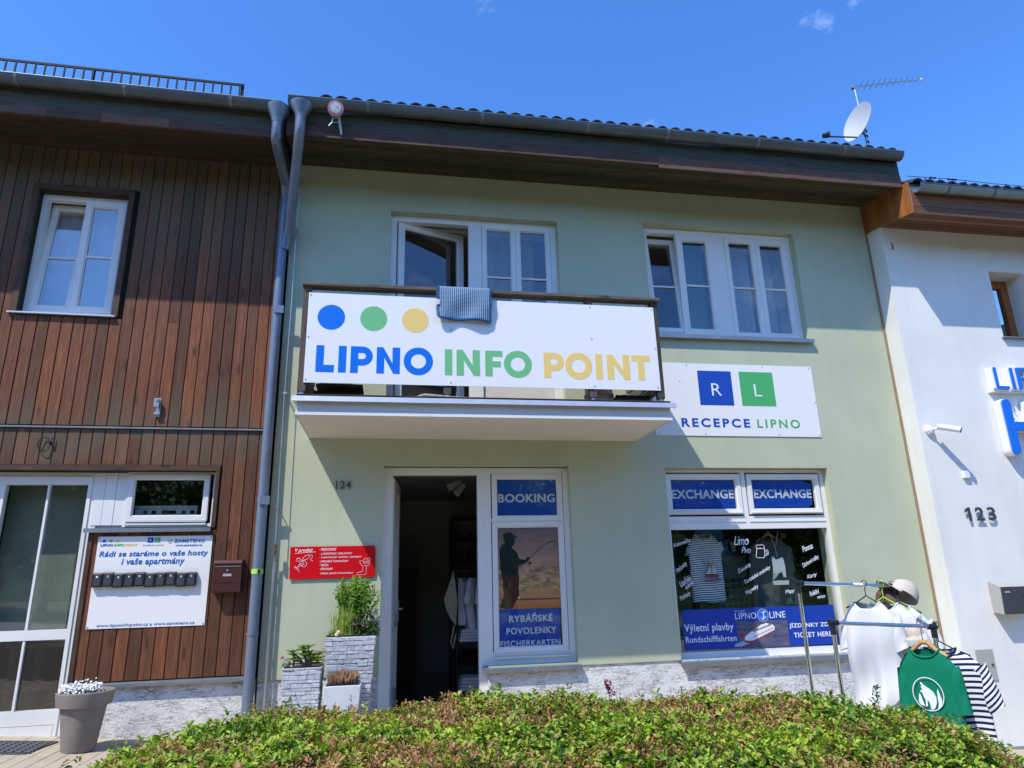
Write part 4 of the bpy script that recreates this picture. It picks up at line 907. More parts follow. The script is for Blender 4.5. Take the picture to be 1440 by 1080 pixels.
for dz in (0, -.022): MB().tube([a0+Vector((0, 0, dz)), a1+Vector((0, 0, dz*.4))], .006, 6).build('aerial_boom', STEEL, SD)
dl_ = (a1-a0)
for k in range(11):
    t_ = .12+k*.082; c_ = a0+dl_*t_; h = .095*(1-.06*k); MB().tube([c_+Vector((.02, -h*.5, h*.55)), c_-Vector((.02, -h*.5, h*.75))], .0025, 5).build('aerial_rod', DARKM, SD)
MB().box(Fr((a0.x, a0.y, 0)), -.02, .03, -.02, .02, a0.z-.04, a0.z+.012).build('aerial_clamp', STEEL, SD); MB().tube([a1+Vector((-.01, 0, -.01)), a1+Vector((.015, 0, -.01))], .018, 8).build('aerial_end', WHITEP, SD)

# ================================================================== prints in the windows
PB = thing('booking_sheet', 'blue window sheet reading BOOKING in the small pane beside the door', 'poster', G.p(1.4, -.13, 2.2))
MB().box(G, 1.078, 1.732, -.128, -.1265, 2.192, 2.582).build('sheet', PANELC, PB); text(G, 'BOOKING', 1.095, 1.712, 2.333, 2.424, -.1262, WHT2, PB, bold=.032, depth=.001, track=1.08)
PF = thing('fishing_poster', 'sunset poster of an angler above blue fishing permit text', 'poster', G.p(1.4, -.13, .87))
def m_sunset():
    M = Mat('sunset_print', (.5, .3, .2), .4); p = M.n('ShaderNodeNewGeometry').outputs['Position']; sx = M.n('ShaderNodeSeparateXYZ'); M.l(p, sx.inputs[0])
    z = M.math('DIVIDE', M.math('SUBTRACT', sx.outputs['Z'], 1.27), .84, True)
    base = M.ramp(z, [(0, (.80, .20, .06)), (.12, (.90, .30, .12)), (.17, (.88, .32, .14)), (.26, (1.0, .58, .22)), (.42, (.92, .46, .25)), (.68, (.55, .28, .24)), (1, (.28, .18, .22))])
    n = M.noise(1, 7, .62, M.coords((9, 1, 17)), .6); cl = M.ramp(n, [(.42, (0, 0, 0)), (.6, (1, 1, 1))]); lowc = M.ramp(z, [(.15, (0, 0, 0)), (.24, (1, 1, 1)), (.45, (.9, .9, .9)), (.56, (.1, .1, .1)), (1, (.5, .5, .5))])
    M.col(M.mix(M.math('MULTIPLY', M.mix(1, cl, lowc, 'MULTIPLY'), .8), base, (.20, .075, .07))); return M.m
MB().box(G, 1.078, 1.728, -.128, -.1265, 1.262, 2.106).build('sunset_print', m_sunset(), PF)
MB().box(G, 1.082, 1.712, -.1279, -.1255, .872, 1.26).build('sheet', PANELC, PF)
for t, a, b, z0, z1 in (('RYBÁŘSKÉ', 1.185, 1.635, 1.135, 1.222), ('POVOLENKY', 1.155, 1.67, 1.02, 1.083), ('FISCHERKARTEN', 1.092, 1.708, .905, .962)): text(G, t, a, b, z0, z1, -.1252, WHT2, PF, bold=.022, depth=.001, track=1.12)
def pp(x, y): p = at(530+x/3, 640+y/3, .1262); return (p.x, p.z)
man = [(545, 650), (518, 642), (535, 600), (540, 560), (528, 520), (520, 470), (517, 400), (527, 378), (535, 374), (540, 368), (533, 352), (532, 336), (545, 326), (565, 326), (578, 336), (592, 346), (590, 350), (580, 350), (583, 362), (578, 380), (568, 386), (570, 392), (590, 410), (602, 438), (628, 442), (630, 432), (640, 428), (646, 436), (634, 452), (610, 462), (598, 470), (596, 500), (600, 515), (598, 590), (580, 620), (572, 648)]
SILH = Mat('silhouette_print', (.016, .018, .022), .4).m
mb = MB().prism(G, [pp(x-0, y) for x, y in man][::-1], -.1264, -.1256); mb.build('angler_print', SILH, PF)
MB().prism(G, [pp(x, y) for x, y in [(540, 648), (530, 520), (596, 505), (600, 590), (583, 625), (571, 648)]][::-1], -.1255, -.1252).build('angler_legs_print', Mat('red_silhouette_print', (.13, .018, .014), .4).m, PF)
mb = MB().tube([G.p(*((lambda q: (q[0], -.1255, q[1]))(pp(x, y)))) for x, y in [(600, 478), (645, 435), (690, 390), (720, 370), (745, 363), (755, 370), (758, 380)]], .003, 5); mb.build('rod_print', SILH, PF)
s, z = pp(645, 455); disc(G, s, z, .016, -.1264, -.1256, 10).build('reel_print', SILH, PF); s, z = pp(600, 603); disc(G, s, z, .011, -.1263, -.1254, 10).build('sun_print', Mat('pale_sun_print', (.95, .80, .60), .4).m, PF)
MB().box(G, 1.10, 1.728, -.1264, -.1258, 1.345, 1.36).build('lake_shore_print', Mat('dark_red_print', (.20, .045, .035), .4).m, PF)
for i, (a, b, tx) in enumerate(((3.032, 3.785, 0), (4.002, 4.742, 1))):
    P = thing('exchange_sheet', ['blue EXCHANGE sheet in the left top pane of the shop window', 'blue EXCHANGE sheet with a curled corner in the right top pane of the shop window'][i], 'poster', G.p((a+b)/2, -.13, 2.25), 'blue EXCHANGE sheets above the shop window')
    poly = [(a, 2.258), (b, 2.258), (b, 2.575), (a, 2.575)] if i == 0 else [(a, 2.258), (b-.06, 2.262), (b-.01, 2.29), (b, 2.52), (b-.12, 2.572), (a+.01, 2.575)]
    MB().prism(G, poly, -.128, -.1265).build('sheet', PANELC, P); text(G, 'EXCHANGE', a+.005 if i == 0 else a+.018, b-.005, 2.362, 2.462, -.1262, WHT2, P, bold=.03, depth=.001, track=1.06)
BO = thing('boat_trip_banner', 'blue boat trip banner along the bottom of the shop window', 'poster', G.p(3.9, -.12, .78))
of = -.1245
MB().prism(G, [(3.03, .795), (4.80, .795), (4.80, 1.197), (3.06, 1.197), (3.03, 1.175)], of-.0015, of).build('sheet', PANELB, BO)
text(G, 'Výletní plavby', 3.045, 3.60, .955, 1.052, of, WHT, BO, bold=.018, depth=.001, track=1.08); text(G, 'Rundschifffahrten', 3.05, 3.62, .868, .93, of, WHT, BO, bold=.014, depth=.001, track=1.08)
text(G, 'JÍZDENKY ZDE', 4.245, 4.755, .965, 1.03, of, WHT, BO, bold=.02, depth=.001, track=1.08); text(G, 'TICKET HERE', 4.285, 4.735, .875, .925, of, WHT, BO, bold=.02, depth=.001, track=1.08)
text(G, 'LIPNO', 3.63, 3.875, 1.083, 1.148, of, WHT, BO, bold=0, depth=.001); text(G, 'LINE', 4.03, 4.215, 1.083, 1.148, of, WHT, BO, bold=0, depth=.001); text(G, 'KOLOMBIJEC', 3.632, 3.76, 1.158, 1.170, of, WHT, BO, bold=.01, depth=.001)
ring_mb(G, 3.952, 1.115, .055, .068, of, of+.001).build('emblem', GREYT, BO); disc(G, 3.952, 1.115, .054, of, of+.0008).build('emblem', BLUE, BO)
MB().tube([G.p(3.952, of+.001, 1.07), G.p(3.965, of+.001, 1.16)], .004, 5).tube([G.p(3.925, of+.001, 1.095), G.p(3.945, of+.001, 1.07), G.p(3.985, of+.001, 1.10)], .004, 5).tube([G.p(3.935, of+.001, 1.14), G.p(3.995, of+.001, 1.15)], .003, 5).build('anchor_print', WHT, BO)
LK = Mat('lake_print', (.05, .06, .12), .4); LK.col(LK.ramp(LK.noise(1, 6, .6, LK.coords((6, 1, 25))), [(.3, (.035, .05, .13)), (.7, (.16, .15, .20))]))
MB().box(G, 3.635, 4.225, of, of+.0006, .80, 1.062).build('lake_print', LK.m, BO)
def bp(x, y): p = at(940+x/5.76, 840+y/5.76, .1235); return (p.x, p.z)
MB().prism(G, [bp(*q) for q in [(618, 345), (650, 352), (690, 348), (860, 262), (858, 235), (840, 215), (780, 222), (680, 270), (620, 320)]], of+.0008, of+.0015).build('boat_print', WHT, BO)
MB().prism(G, [bp(*q) for q in [(615, 350), (618, 368), (655, 372), (690, 362), (860, 275), (860, 263), (690, 349), (650, 353)]], of+.0007, of+.0014).build('boat_hull_print', Mat('red_hull_print', (.40, .05, .05), .4).m, BO)
mb = MB()
for i in range(14):
    x = 690+i*11.5; y = 326-(i*5.4); q = [bp(x, y), bp(x+7, y-3.5), bp(x+7, y-12), bp(x, y-8)]; mb.prism(G, q, of+.0016, of+.0019)
tag(mb.build('boat_windows_print', SILH, BO), kind='stuff')
MB().prism(G, [bp(*q) for q in [(675, 268), (690, 282), (840, 222), (835, 212), (780, 218), (700, 245)]], of+.0016, of+.002).build('boat_deck_print', Mat('deck_print', (.30, .22, .15), .4).m, BO)
MB().prism(G, [bp(*q) for q in [(720, 248), (728, 254), (800, 226), (815, 212), (790, 208), (745, 222)]], of+.0021, of+.0025).build('boat_roof_print', WHT, BO)
MB().prism(G, [bp(*q) for q in [(580, 290), (605, 285), (603, 312), (585, 318)]], of+.0008, of+.0013).build('flag_print', REDS, BO); MB().prism(G, [bp(*q) for q in [(535, 402), (540, 380), (615, 352), (660, 372), (590, 398)]], of+.0007, of+.0012).build('wake_print', Mat('wake_print', (.4, .45, .58), .4).m, BO)
# handwriting on the glass
HW = thing('glass_lettering', 'white handwritten words on the shop window glass', 'lettering', G.p(3.9, -.12, 1.3))
def hw(t, x0, y0, x1, h, rot, k=9, ox=940, oy=740):
    a = at(ox+x0/k, oy+y0/k, .128); b = at(ox+x1/k, oy+y0/k, .128); c = at(ox+x0/k, oy+(y0-h*1.2)/k, .128)
    text(G, t, a.x, b.x, a.z, c.z, -.1262, WHT, HW, name='word', bold=.002, shear=.38, depth=.001, rot=R(rot), track=.9)
hw('Knihovničky', 75, 285, 310, 58, 17); hw('Medoviny', 120, 615, 300, 62, 36); hw('Lázeňské', 160, 775, 330, 70, 30); hw('oplatky', 230, 815, 365, 55, 32); hw('Pohledy', 165, 960, 320, 62, 26)
hw('Limo', 830, 240, 1020, 95, 0); hw('Pivo', 925, 340, 1045, 66, 0)
for a in (('Čokolády', 90, 610, 280, 60, 28), ('Turistické známky', 170, 745, 560, 52, 26), ('Magnetky', 180, 885, 375, 52, 26), ('Pexesa', 895, 330, 1040, 62, 18), ('Dárkové tašky', 905, 540, 1150, 56, 26), ('Karty', 955, 680, 1090, 52, 14), ('Mapy', 675, 870, 800, 52, 8), ('Reliéfní', 985, 890, 1120, 50, 16), ('mince', 1075, 920, 1180, 34, 8)): hw(*a, ox=1030)
def gl(pts, w=.0028, name='beer_mug_drawing'):
    q = [at(1030+x/9, 740+y/9, .1265) for x, y in pts]; MB().tube(q, w, 5).build(name, WHT, HW)
gl([(310, 280), (300, 385), (315, 400), (395, 400), (410, 385), (405, 285), (310, 282)]); gl([(305, 275), (298, 245), (320, 235), (345, 242), (370, 232), (400, 245), (404, 275), (380, 285), (350, 275), (330, 285), (305, 275)]); gl([(408, 310), (440, 295), (455, 325), (450, 360), (420, 372), (408, 365)]); gl([(418, 325), (435, 318), (438, 345), (420, 352)])

# ================================================================== foliage
npr = np.random.default_rng(11)
def leaf_mesh(name, P, Nrm, Dir, L, W, colr, mat, parent, kind='stuff', fold=.25):
    """one six-cornered folded leaf per point, all in one mesh with a colour per leaf"""
    n = len(P); Nrm = Nrm/np.linalg.norm(Nrm, axis=1, keepdims=True)
    Dir = Dir - Nrm*(Dir*Nrm).sum(1, keepdims=True); Dir /= np.linalg.norm(Dir, axis=1, keepdims=True)+1e-9
    S = np.cross(Nrm, Dir); L = L[:, None]; W = W[:, None]
    tpl = [(0, 0, 0), (.38, -.46, fold), (.78, -.36, fold*.8), (1, 0, -.05), (.78, .36, fold*.8), (.38, .46, fold)]
    V = np.stack([P + Dir*L*a + S*W*b + Nrm*W*c for a, b, c in tpl], 1).reshape(-1, 3)
    base = np.array(BASE.get(parent.name_full, Vector())) if parent else 0
    V = V - base
    k = (np.arange(n)*6)[:, None]; F = np.concatenate([k+np.array([[0, 1, 2, 3]]), k+np.array([[0, 3, 4, 5]])], 1).reshape(-1)
    me = bpy.data.meshes.new(name); me.vertices.add(n*6); me.vertices.foreach_set('co', V.ravel())
    me.loops.add(n*8); me.loops.foreach_set('vertex_index', F); me.polygons.add(n*2); me.polygons.foreach_set('loop_start', np.arange(n*2)*4)
    me.update(); at_ = me.color_attributes.new('tint', 'FLOAT_COLOR', 'POINT'); c = np.ones((n, 6, 4)); c[:, :, :3] = colr[:, None, :]; at_.data.foreach_set('color', c.ravel())
    me.materials.append(mat); me.update(); o = bpy.data.objects.new(name, me); COL.objects.link(o)
    if parent: o.parent = parent
    if kind: o['kind'] = kind
    return o
def m_leaf(name, transl=.35, rough=.42):
    M = Mat(name, (.1, .2, .05), rough, spec=.4); a = M.n('ShaderNodeAttribute', attribute_name='tint'); M.col(a.outputs['Color'])
    tb = M.n('ShaderNodeBsdfTranslucent'); g = M.mix(1, a.outputs['Color'], (1.0, 1.15, .55), 'MULTIPLY'); M.l(g, tb.inputs[0])
    mi = M.n('ShaderNodeMixShader'); mi.inputs[0].default_value = transl; M.l(M.b.outputs[0], mi.inputs[1]); M.l(tb.outputs[0], mi.inputs[2]); M.l(mi.outputs[0], M.out.inputs[0]); return M.m
LEAF = m_leaf('leaf')
def vnoise(P, s, seed):                      # cheap smooth noise
    r = np.random.default_rng(seed); out = 0
    for i in range(7):
        k = r.normal(size=3)*s*(1+.35*i); out = out + np.sin(P @ k + r.uniform(0, 6.28))/(1+.3*i)
    return out/3.2
# ---- the hedge in front
HX0, HX1, HY0, HY1 = -1.52, 3.04, -4.99, -2.93
def hedge_top(x, y):
    g = .16-.065*x; dx = (x-.62)/np.where(x > .62, 2.42, 2.14); dy = (y+3.96)/1.03
    rho = (np.abs(dx)**2.3+np.abs(dy)**2.3)**(1/2.3)
    X = .955-.012*x-.035*np.clip(x-1.6, 0, 2)
    f = np.sqrt(np.clip(1-np.clip(rho, 0, 1)**8, 0, 1))
    lump = .020*np.sin(x*5.1+y*2.3)+.014*np.sin(x*9.7-y*7.1)+.012*np.sin(y*11+x*3)+.008*np.sin(x*23+y*17)
    return g + (X-g+lump)*f
HG = thing('hedge', 'long clipped green hedge with dry brown patches in front of the shop', 'hedge', (1.0, -4.1, .1))
def hedge():
    nx, ny = 110, 70; xs = np.linspace(HX0+.05, HX1-.05, nx); ys = np.linspace(HY0+.05, HY1-.05, ny); mb = MB(); ix = {}
    for i, x in enumerate(xs):
        for j, y in enumerate(ys):
            z = max(hedge_top(x, y)-.075, gz(x)-.02); ix[i, j] = mb.P((x, y, z))
    for i in range(nx-1):
        for j in range(ny-1): mb.f.append([ix[i, j], ix[i+1, j], ix[i+1, j+1], ix[i, j+1]])
    for i in range(nx-1): a, b = ix[i, 0], ix[i+1, 0]; c, d = ix[i, ny-1], ix[i+1, ny-1]; va, vb, vc, vd = [mb.v[k].copy() for k in (a, b, c, d)]; mb.face([va, (va.x, va.y, 0), (vb.x, vb.y, 0), vb]); mb.face([vc, vd, (vd.x, vd.y, 0), (vc.x, vc.y, 0)])
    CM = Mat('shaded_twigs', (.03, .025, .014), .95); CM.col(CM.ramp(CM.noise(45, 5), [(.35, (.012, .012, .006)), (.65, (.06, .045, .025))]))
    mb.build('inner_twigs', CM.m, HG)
    n = 30000                                   # sprigs
    x = npr.uniform(HX0+.02, HX1-.02, n*2); y = npr.uniform(HY0+.02, HY1, n*2)
    e = .02; z = hedge_top(x, y)
    nxv = -(hedge_top(x+e, y)-hedge_top(x-e, y))/(2*e); nyv = -(hedge_top(x, y+e)-hedge_top(x, y-e))/(2*e)
    N = np.stack([nxv, nyv, np.ones_like(x)], 1); wgt = np.linalg.norm(N, axis=1); inside = (np.abs((x-.62)/np.where(x > .62, 2.42, 2.14))**2.3+np.abs((y+3.96)/1.03)**2.3) < .995; keep = (npr.uniform(0, 1, n*2) < np.minimum(wgt/3.2, 1)*.85+.12) & inside
    x, y, z, N = x[keep], y[keep], z[keep], N[keep]; N /= np.linalg.norm(N, axis=1, keepdims=True)
    side = npr.uniform(0, 1, len(x)); P = np.stack([x, y, z], 1) + N*npr.normal(-.018, .022, len(x))[:, None]
    tall = npr.uniform(0, 1, len(x)) < .03; P[tall] += np.array([0, 0, 1])*npr.uniform(.02, .06, tall.sum())[:, None]
    dead = vnoise(P*np.array([1, 1.9, 1]), 2.9, 5) + .38*vnoise(P, 12, 6) + .25*np.exp(-((P[:, 1]+3.55)/.35)**2)
    isd = dead > .28; half = dead > .08
    PP, NN, DD, LL, WW, CC = [], [], [], [], [], []
    up = np.array([0, 0, 1.0])
    for k in range(6):
        m_ = len(P); ax = N*.8 + up*.45 + npr.normal(0, .38, (m_, 3)); ax /= np.linalg.norm(ax, axis=1, keepdims=True)
        if k == 0: axis = ax
        ax = axis
        t1 = np.cross(ax, npr.normal(size=(m_, 3))); t1 /= np.linalg.norm(t1, axis=1, keepdims=True)
        d = ax*.55 + t1*1.0 + npr.normal(0, .15, (m_, 3)); d /= np.linalg.norm(d, axis=1, keepdims=True)
        nr = ax*1.0 - t1*.45 + npr.normal(0, .22, (m_, 3))
        p = P + ax*(k*.0052) + t1*.003
        L = npr.uniform(.016, .038, m_)*(1-.07*k); W = L*npr.uniform(.50, .66, m_)
        g = npr.uniform(0, 1, (m_, 1)); patch = np.clip(vnoise(P, 6, 9)[:, None]*.5+.5, 0, 1); young = np.clip(.16*k + .6*patch + .3*g - .35, 0, 1)
        c = (1-young)*np.array([.075, .20, .025]) + young*np.array([.46, .58, .05])
        yel = npr.uniform(0, 1, m_) < .035; c[yel] = np.array([.42, .36, .05]); red = npr.uniform(0, 1, m_) < .05; c[red] = np.array([.20, .06, .025])
        br = npr.uniform(0, 1, (m_, 1)); brown = (1-br)*np.array([.30, .12, .045]) + br*np.array([.62, .36, .17])
        r_ = npr.uniform(0, 1, m_); c = np.where(((isd & (r_ < .86)) | (half & ~isd & (r_ < .42)) | (r_ < .035))[:, None], brown, c); c = c*npr.uniform(.8, 1.15, (m_, 1))
        sh = np.where(isd, .78, 1.0); PP.append(p); NN.append(nr); DD.append(d); LL.append(L*sh); WW.append(W*sh*np.where(isd, .7, 1)); CC.append(c)
    cat = np.concatenate
    leaf_mesh('leaves', cat(PP), cat(NN), cat(DD), cat(LL), cat(WW), cat(CC), LEAF, HG)
    # twigs in the dry patches
    q = P[isd][:5000]; mb = MB()
    for p in q:
        p = Vector(p); d = Vector(npr.normal(0, 1, 3)); d.z = abs(d.z)+.4; d.normalize(); u = d.orthogonal().normalized()*.0012; w = d.cross(u); a = p-d*.03; b = p+d*.018
        i = [mb.P(a+u), mb.P(a-u*.5+w), mb.P(a-u*.5-w), mb.P(b)]; mb.f += [[i[0], i[1], i[3]], [i[1], i[2], i[3]], [i[2], i[0], i[3]]]
    tag(mb.build('dry_twigs', plain('dry_twig', (.22, .15, .09), .9).m, HG), kind='stuff')
hedge()
def spray(parent, c, r, n, L, W, cols, up=.6, name='leaves', kind='stuff', sq=(1, 1, 1), shell=.5, mat=None):
    d = npr.normal(size=(n, 3)); d /= np.linalg.norm(d, axis=1, keepdims=True); rr = npr.uniform(shell, 1, (n, 1)); P = np.array(c) + d*rr*r*np.array(sq)
    N = d*.5 + np.array([0, 0, .7]) + npr.normal(0, .35, (n, 3)); D = d*(1-up) + np.array([0, 0, up]) + npr.normal(0, .3, (n, 3))
    t = npr.uniform(0, 1, (n, 1)); C = (1-t)*np.array(cols[0]) + t*np.array(cols[1]); C = C*npr.uniform(.75, 1.2, (n, 1))
    return leaf_mesh(name, P, N, D, npr.uniform(.75, 1.2, n)*L, npr.uniform(.8, 1.2, n)*W, C, mat or LEAF, parent, kind)
# sprigs that stand above the hedge
for px, py, h, lab in ((485, 0, 0, 0),): pass
HB = thing('barberry_shoot', 'dark red leafy shoot standing above the hedge', 'shoot', at(858, 984, -3.1))
b0 = at(858, 988, -3.1)
MB().tube([b0-Vector((0, 0, .08)), at(856, 972, -3.1), at(850, 956, -3.1)], .0022, 5).tube([b0, at(862, 972, -3.1)], .002, 5).build('stem', BROWNC, HB)
pts = np.array([tuple(at(850+npr.normal(3, 2.5)+t*8, 956+t*22, -3.1+npr.normal(0, .012))) for t in npr.uniform(0, 1, 60)])
leaf_mesh('leaves', pts, npr.normal(0, 1, (60, 3)), npr.normal(0, 1, (60, 3)), np.full(60, .017), np.full(60, .011), np.tile([.22, .012, .04], (60, 1))*npr.uniform(.5, 1.4, (60, 1)), LEAF, HB)
for i, (px, py, hh) in enumerate(((703, 975, .05), (1235, 984, .09))):
    S = thing('green_shoot', ['thin pale shoot standing above the hedge below the window sill', 'tall blue green shoot standing above the hedge beside the white shirt'][i], 'shoot', at(px, py, -3.1)); b0 = at(px, py+8, -3.1)
    MB().tube([b0-Vector((0, 0, .04)), b0+Vector((.004, 0, hh*.6)), b0+Vector((-.004, 0, hh+.02))], .0018, 5).build('stem', plain('green_stem', (.10, .14, .04), .7).m, S)
    n = 34; t = npr.uniform(.1, 1, n)[:, None]; pts = np.array(b0) + t*np.array([0, 0, hh+.02]) + npr.normal(0, .008, (n, 3)); a_ = npr.normal(0, 1, (n, 3)); a_[:, 2] = .5
    leaf_mesh('leaves', pts, npr.normal(0, 1, (n, 3)), a_, np.full(n, .022), np.full(n, .011), np.tile([[.14, .25, .05], [.06, .15, .07]][i], (n, 1)), LEAF, S)

# ================================================================== pots and planters
def stone_planter(name, label, cx, cy, wt, wb, ztop, zbot, seed):
    r = random.Random(seed); T = thing(name, label, 'planter', (cx, cy, zbot), 'stone-look planters beside the door')
    SM = Mat('split_stone_'+str(seed), (.50, .52, .55), .9, spec=.2); SM.col(SM.ramp(SM.noise(30, 6), [(.3, (.38, .40, .43)), (.7, (.60, .62, .65))])); SM.bump(SM.noise(70, 6), .6, .006)
    H = ztop-zbot; hw_ = lambda z: (wb+(wt-wb)*((z-zbot)/H)**1.0)/2
    MB().hexa([(cx-wb/2+.007, cy-wb/2+.007, zbot), (cx+wb/2-.007, cy-wb/2+.007, zbot), (cx+wb/2-.007, cy+wb/2-.007, zbot), (cx-wb/2+.007, cy+wb/2-.007, zbot), (cx-wt/2+.007, cy-wt/2+.007, ztop), (cx+wt/2-.007, cy-wt/2+.007, ztop), (cx+wt/2-.007, cy+wt/2-.007, ztop), (cx-wt/2+.007, cy+wt/2-.007, ztop)]).build('body', SM.m, T)
    z = zbot; nst = 0
    while z < ztop-.012:
        h = min(r.uniform(.024, .046), ztop-z); 
        for side in range(4):
            u = -1.0
            while u < .98:
                du = min(r.uniform(.25, .75)*(.34/wt), 1-u); 
                if 1-u-du < .12: du = 1-u
                pr = r.uniform(.000, .014)
                def C(uu, zz, out):
                    k = hw_(zz); a = uu*k; b = k-.0075+out
                    return [(cx+a, cy-b, zz), (cx+b, cy+a, zz), (cx-a, cy+b, zz), (cx-b, cy-a, zz)][side]
                g = .002/hw_(z); q0, q1 = z+.0005, z+h-.0005
                j = [r.uniform(-.003, .003) for _ in range(4)]
                c8 = [C(u, q0, 0), C(u+du, q0, 0), C(u+du-g*.5, q0+.003, .0065+pr*.55+j[0]), C(u+g*.5, q0+.003, .0065+pr*.55+j[1]), C(u, q1, 0), C(u+du, q1, 0), C(u+du-g*.5, q1-.003, .0065+pr*.55+j[2]), C(u+g*.5, q1-.003, .0065+pr*.55+j[3])]
                if side in (0, 1, 3): MB().hexa(c8).build('stone', SM.m, T)
                u += du
        z += h
    k = wt/2
    mb = MB(); mb.rect(Fr((cx, cy, 0)), -k, k, 0, 0, 0, 0, 0) if False else None
    mb.box(G, cx-k+.012, cx-k+.03, -cy-k+.012, -cy+k-.012, ztop-.02, ztop+.012).box(G, cx+k-.03, cx+k-.012, -cy-k+.012, -cy+k-.012, ztop-.02, ztop+.012).box(G, cx-k+.03, cx+k-.03, -cy-k+.012, -cy-k+.03, ztop-.02, ztop+.012).box(G, cx-k+.03, cx+k-.03, -cy+k-.03, -cy+k-.012, ztop-.02, ztop+.012)
    mb.build('liner_rim', BLACKP, T); MB().box(G, cx-k+.03, cx+k-.03, -cy-k+.03, -cy+k-.03, ztop-.05, ztop-.015).build('soil', plain('potting_soil', (.035, .024, .016), .95, var=.4, scale=40).m, T)
    return T
ztall = 1.105; tall_p = stone_planter('tall_planter', 'tall tapering stone-look planter full of shrubs beside the open door', -.335, -.33, .43, .29, ztall, gz(-.33), 1)
low_p = stone_planter('low_planter', 'low stone-look planter with a small rhododendron below the red board', -.74, -.33, .325, .26, .862, gz(-.74), 2)
WP = thing('white_planter', 'small white square planter with dry heather in front of the tall one', 'planter', (-.38, -.66, gz(-.38)))
mb = MB().hexa([(-.49, -.76, gz(-.4)), (-.27, -.76, gz(-.4)), (-.27, -.55, gz(-.4)), (-.49, -.55, gz(-.4)), (-.525, -.795, .742), (-.225, -.795, .742), (-.225, -.51, .742), (-.525, -.51, .742)]).build('body', plain('pale_planter_plastic', (.62, .65, .68), .6, var=.05).m, WP, bevel=.004)
MB().box(G, -.51, -.24, .525, .78, .735, .752).build('liner_rim', BLACKP, WP)
HT = thing('heather', 'dry brown heather in the small white planter', 'plant', (-.375, -.65, .74), 'plants in the planters by the door')
mb = MB()
for i in range(420):
    a = rnd.uniform(0, 2*math.pi); r = .11*math.sqrt(rnd.random()); b = Vector((-.375+r*math.cos(a), -.65+r*math.sin(a), .75)); d = Vector((math.cos(a)*r*4+rnd.uniform(-.15, .15), math.sin(a)*r*4+rnd.uniform(-.15, .15), 1)).normalized(); L_ = rnd.uniform(.06, .14)*(1-r*2.5)
    u = d.orthogonal().normalized()*.004; w = d.cross(u); 
    m1 = b+d*L_*.6; i0 = [mb.P(b+u*.4), mb.P(b-u*.2+w*.4), mb.P(b-u*.2-w*.4), mb.P(m1+u*1.3), mb.P(m1-u*.6+w*1.3), mb.P(m1-u*.6-w*1.3), mb.P(b+d*L_)]
    mb.f += [[i0[0], i0[1], i0[4], i0[3]], [i0[1], i0[2], i0[5], i0[4]], [i0[2], i0[0], i0[3], i0[5]], [i0[3], i0[4], i0[6]], [i0[4], i0[5], i0[6]], [i0[5], i0[3], i0[6]]]
tag(mb.build('dry_flowers', plain('dry_heather', (.32, .19, .11), .9, var=.35, scale=60).m, HT), kind='stuff')
# box shrub, grass and flowers in the tall planter
SB = thing('box_shrub', 'bright green upright shrub at the back of the tall planter', 'shrub', (-.35, -.24, 1.1), 'plants in the planters by the door')
mb = MB()
tips = []
for i in range(60):
    a = rnd.uniform(0, 2*math.pi); r = rnd.uniform(0, 1); b = Vector((-.36+.07*r*math.cos(a), -.24+.05*r*math.sin(a), 1.1)); t = Vector((-.33+.25*r*math.cos(a), -.24+.17*r*math.sin(a), 1.31+.24*math.sqrt(max(0, 1-r*r*.75))+rnd.uniform(-.03, .05))); mid = (b+t)/2+Vector((rnd.uniform(-.01, .01), 0, .02)); mb.tube([b, mid, t], [.004, .003, .0015], 5); tips.append((b, mid, t))
mb2 = mb.build('branches', BROWNC, SB); mb2['kind'] = 'stuff'
P = []; A_ = []
for b, m_, t in tips:
    for k in range(70):
        u = rnd.uniform(.25, 1.03); p = b.lerp(m_, u*2) if u < .5 else m_.lerp(t, u*2-1); P.append(tuple(p+Vector((rnd.gauss(0, .011), rnd.gauss(0, .011), rnd.gauss(0, .008))))); A_.append(tuple((t-b).normalized()))
P = np.array(P); A_ = np.array(A_); n = len(P); t = npr.uniform(0, 1, (n, 1))
leaf_mesh('leaves', P, npr.normal(0, 1, (n, 3))+np.array([0, -.3, .5]), A_+npr.normal(0, .8, (n, 3)), npr.uniform(.019, .031, n), npr.uniform(.012, .019, n), (1-t)*np.array([.10, .26, .03])+t*np.array([.34, .52, .06]), LEAF, SB)
GR = thing('ornamental_grass', 'yellow green upright foliage in the middle of the tall planter', 'plant', (-.40, -.38, 1.1), 'plants in the planters by the door')
mb = MB()
for i in range(120):
    b = Vector((rnd.gauss(-.40, .045), rnd.gauss(-.40, .03), 1.09)); L_ = rnd.uniform(.12, .29); d = Vector((rnd.gauss(0, .13), rnd.gauss(-.05, .12), 1)).normalized(); s = d.cross(Vector((rnd.gauss(0, .4), 1, 0))).normalized()*.0045; t = b+d*L_+Vector((rnd.gauss(0, .01), 0, 0)); m_ = b+d*L_*.6
    mb.face([b-s*.6, b+s*.6, m_+s, m_-s]); mb.face([m_-s, m_+s, t])
tag(mb.build('blades', plain('yellow_green_blade', (.26, .36, .05), .5, var=.25, scale=30).m, GR), kind='stuff')
FL = thing('flowering_plants', 'dark purple and cream flowers spilling over the rim of the tall planter', 'plant', (-.25, -.45, 1.1), 'plants in the planters by the door')
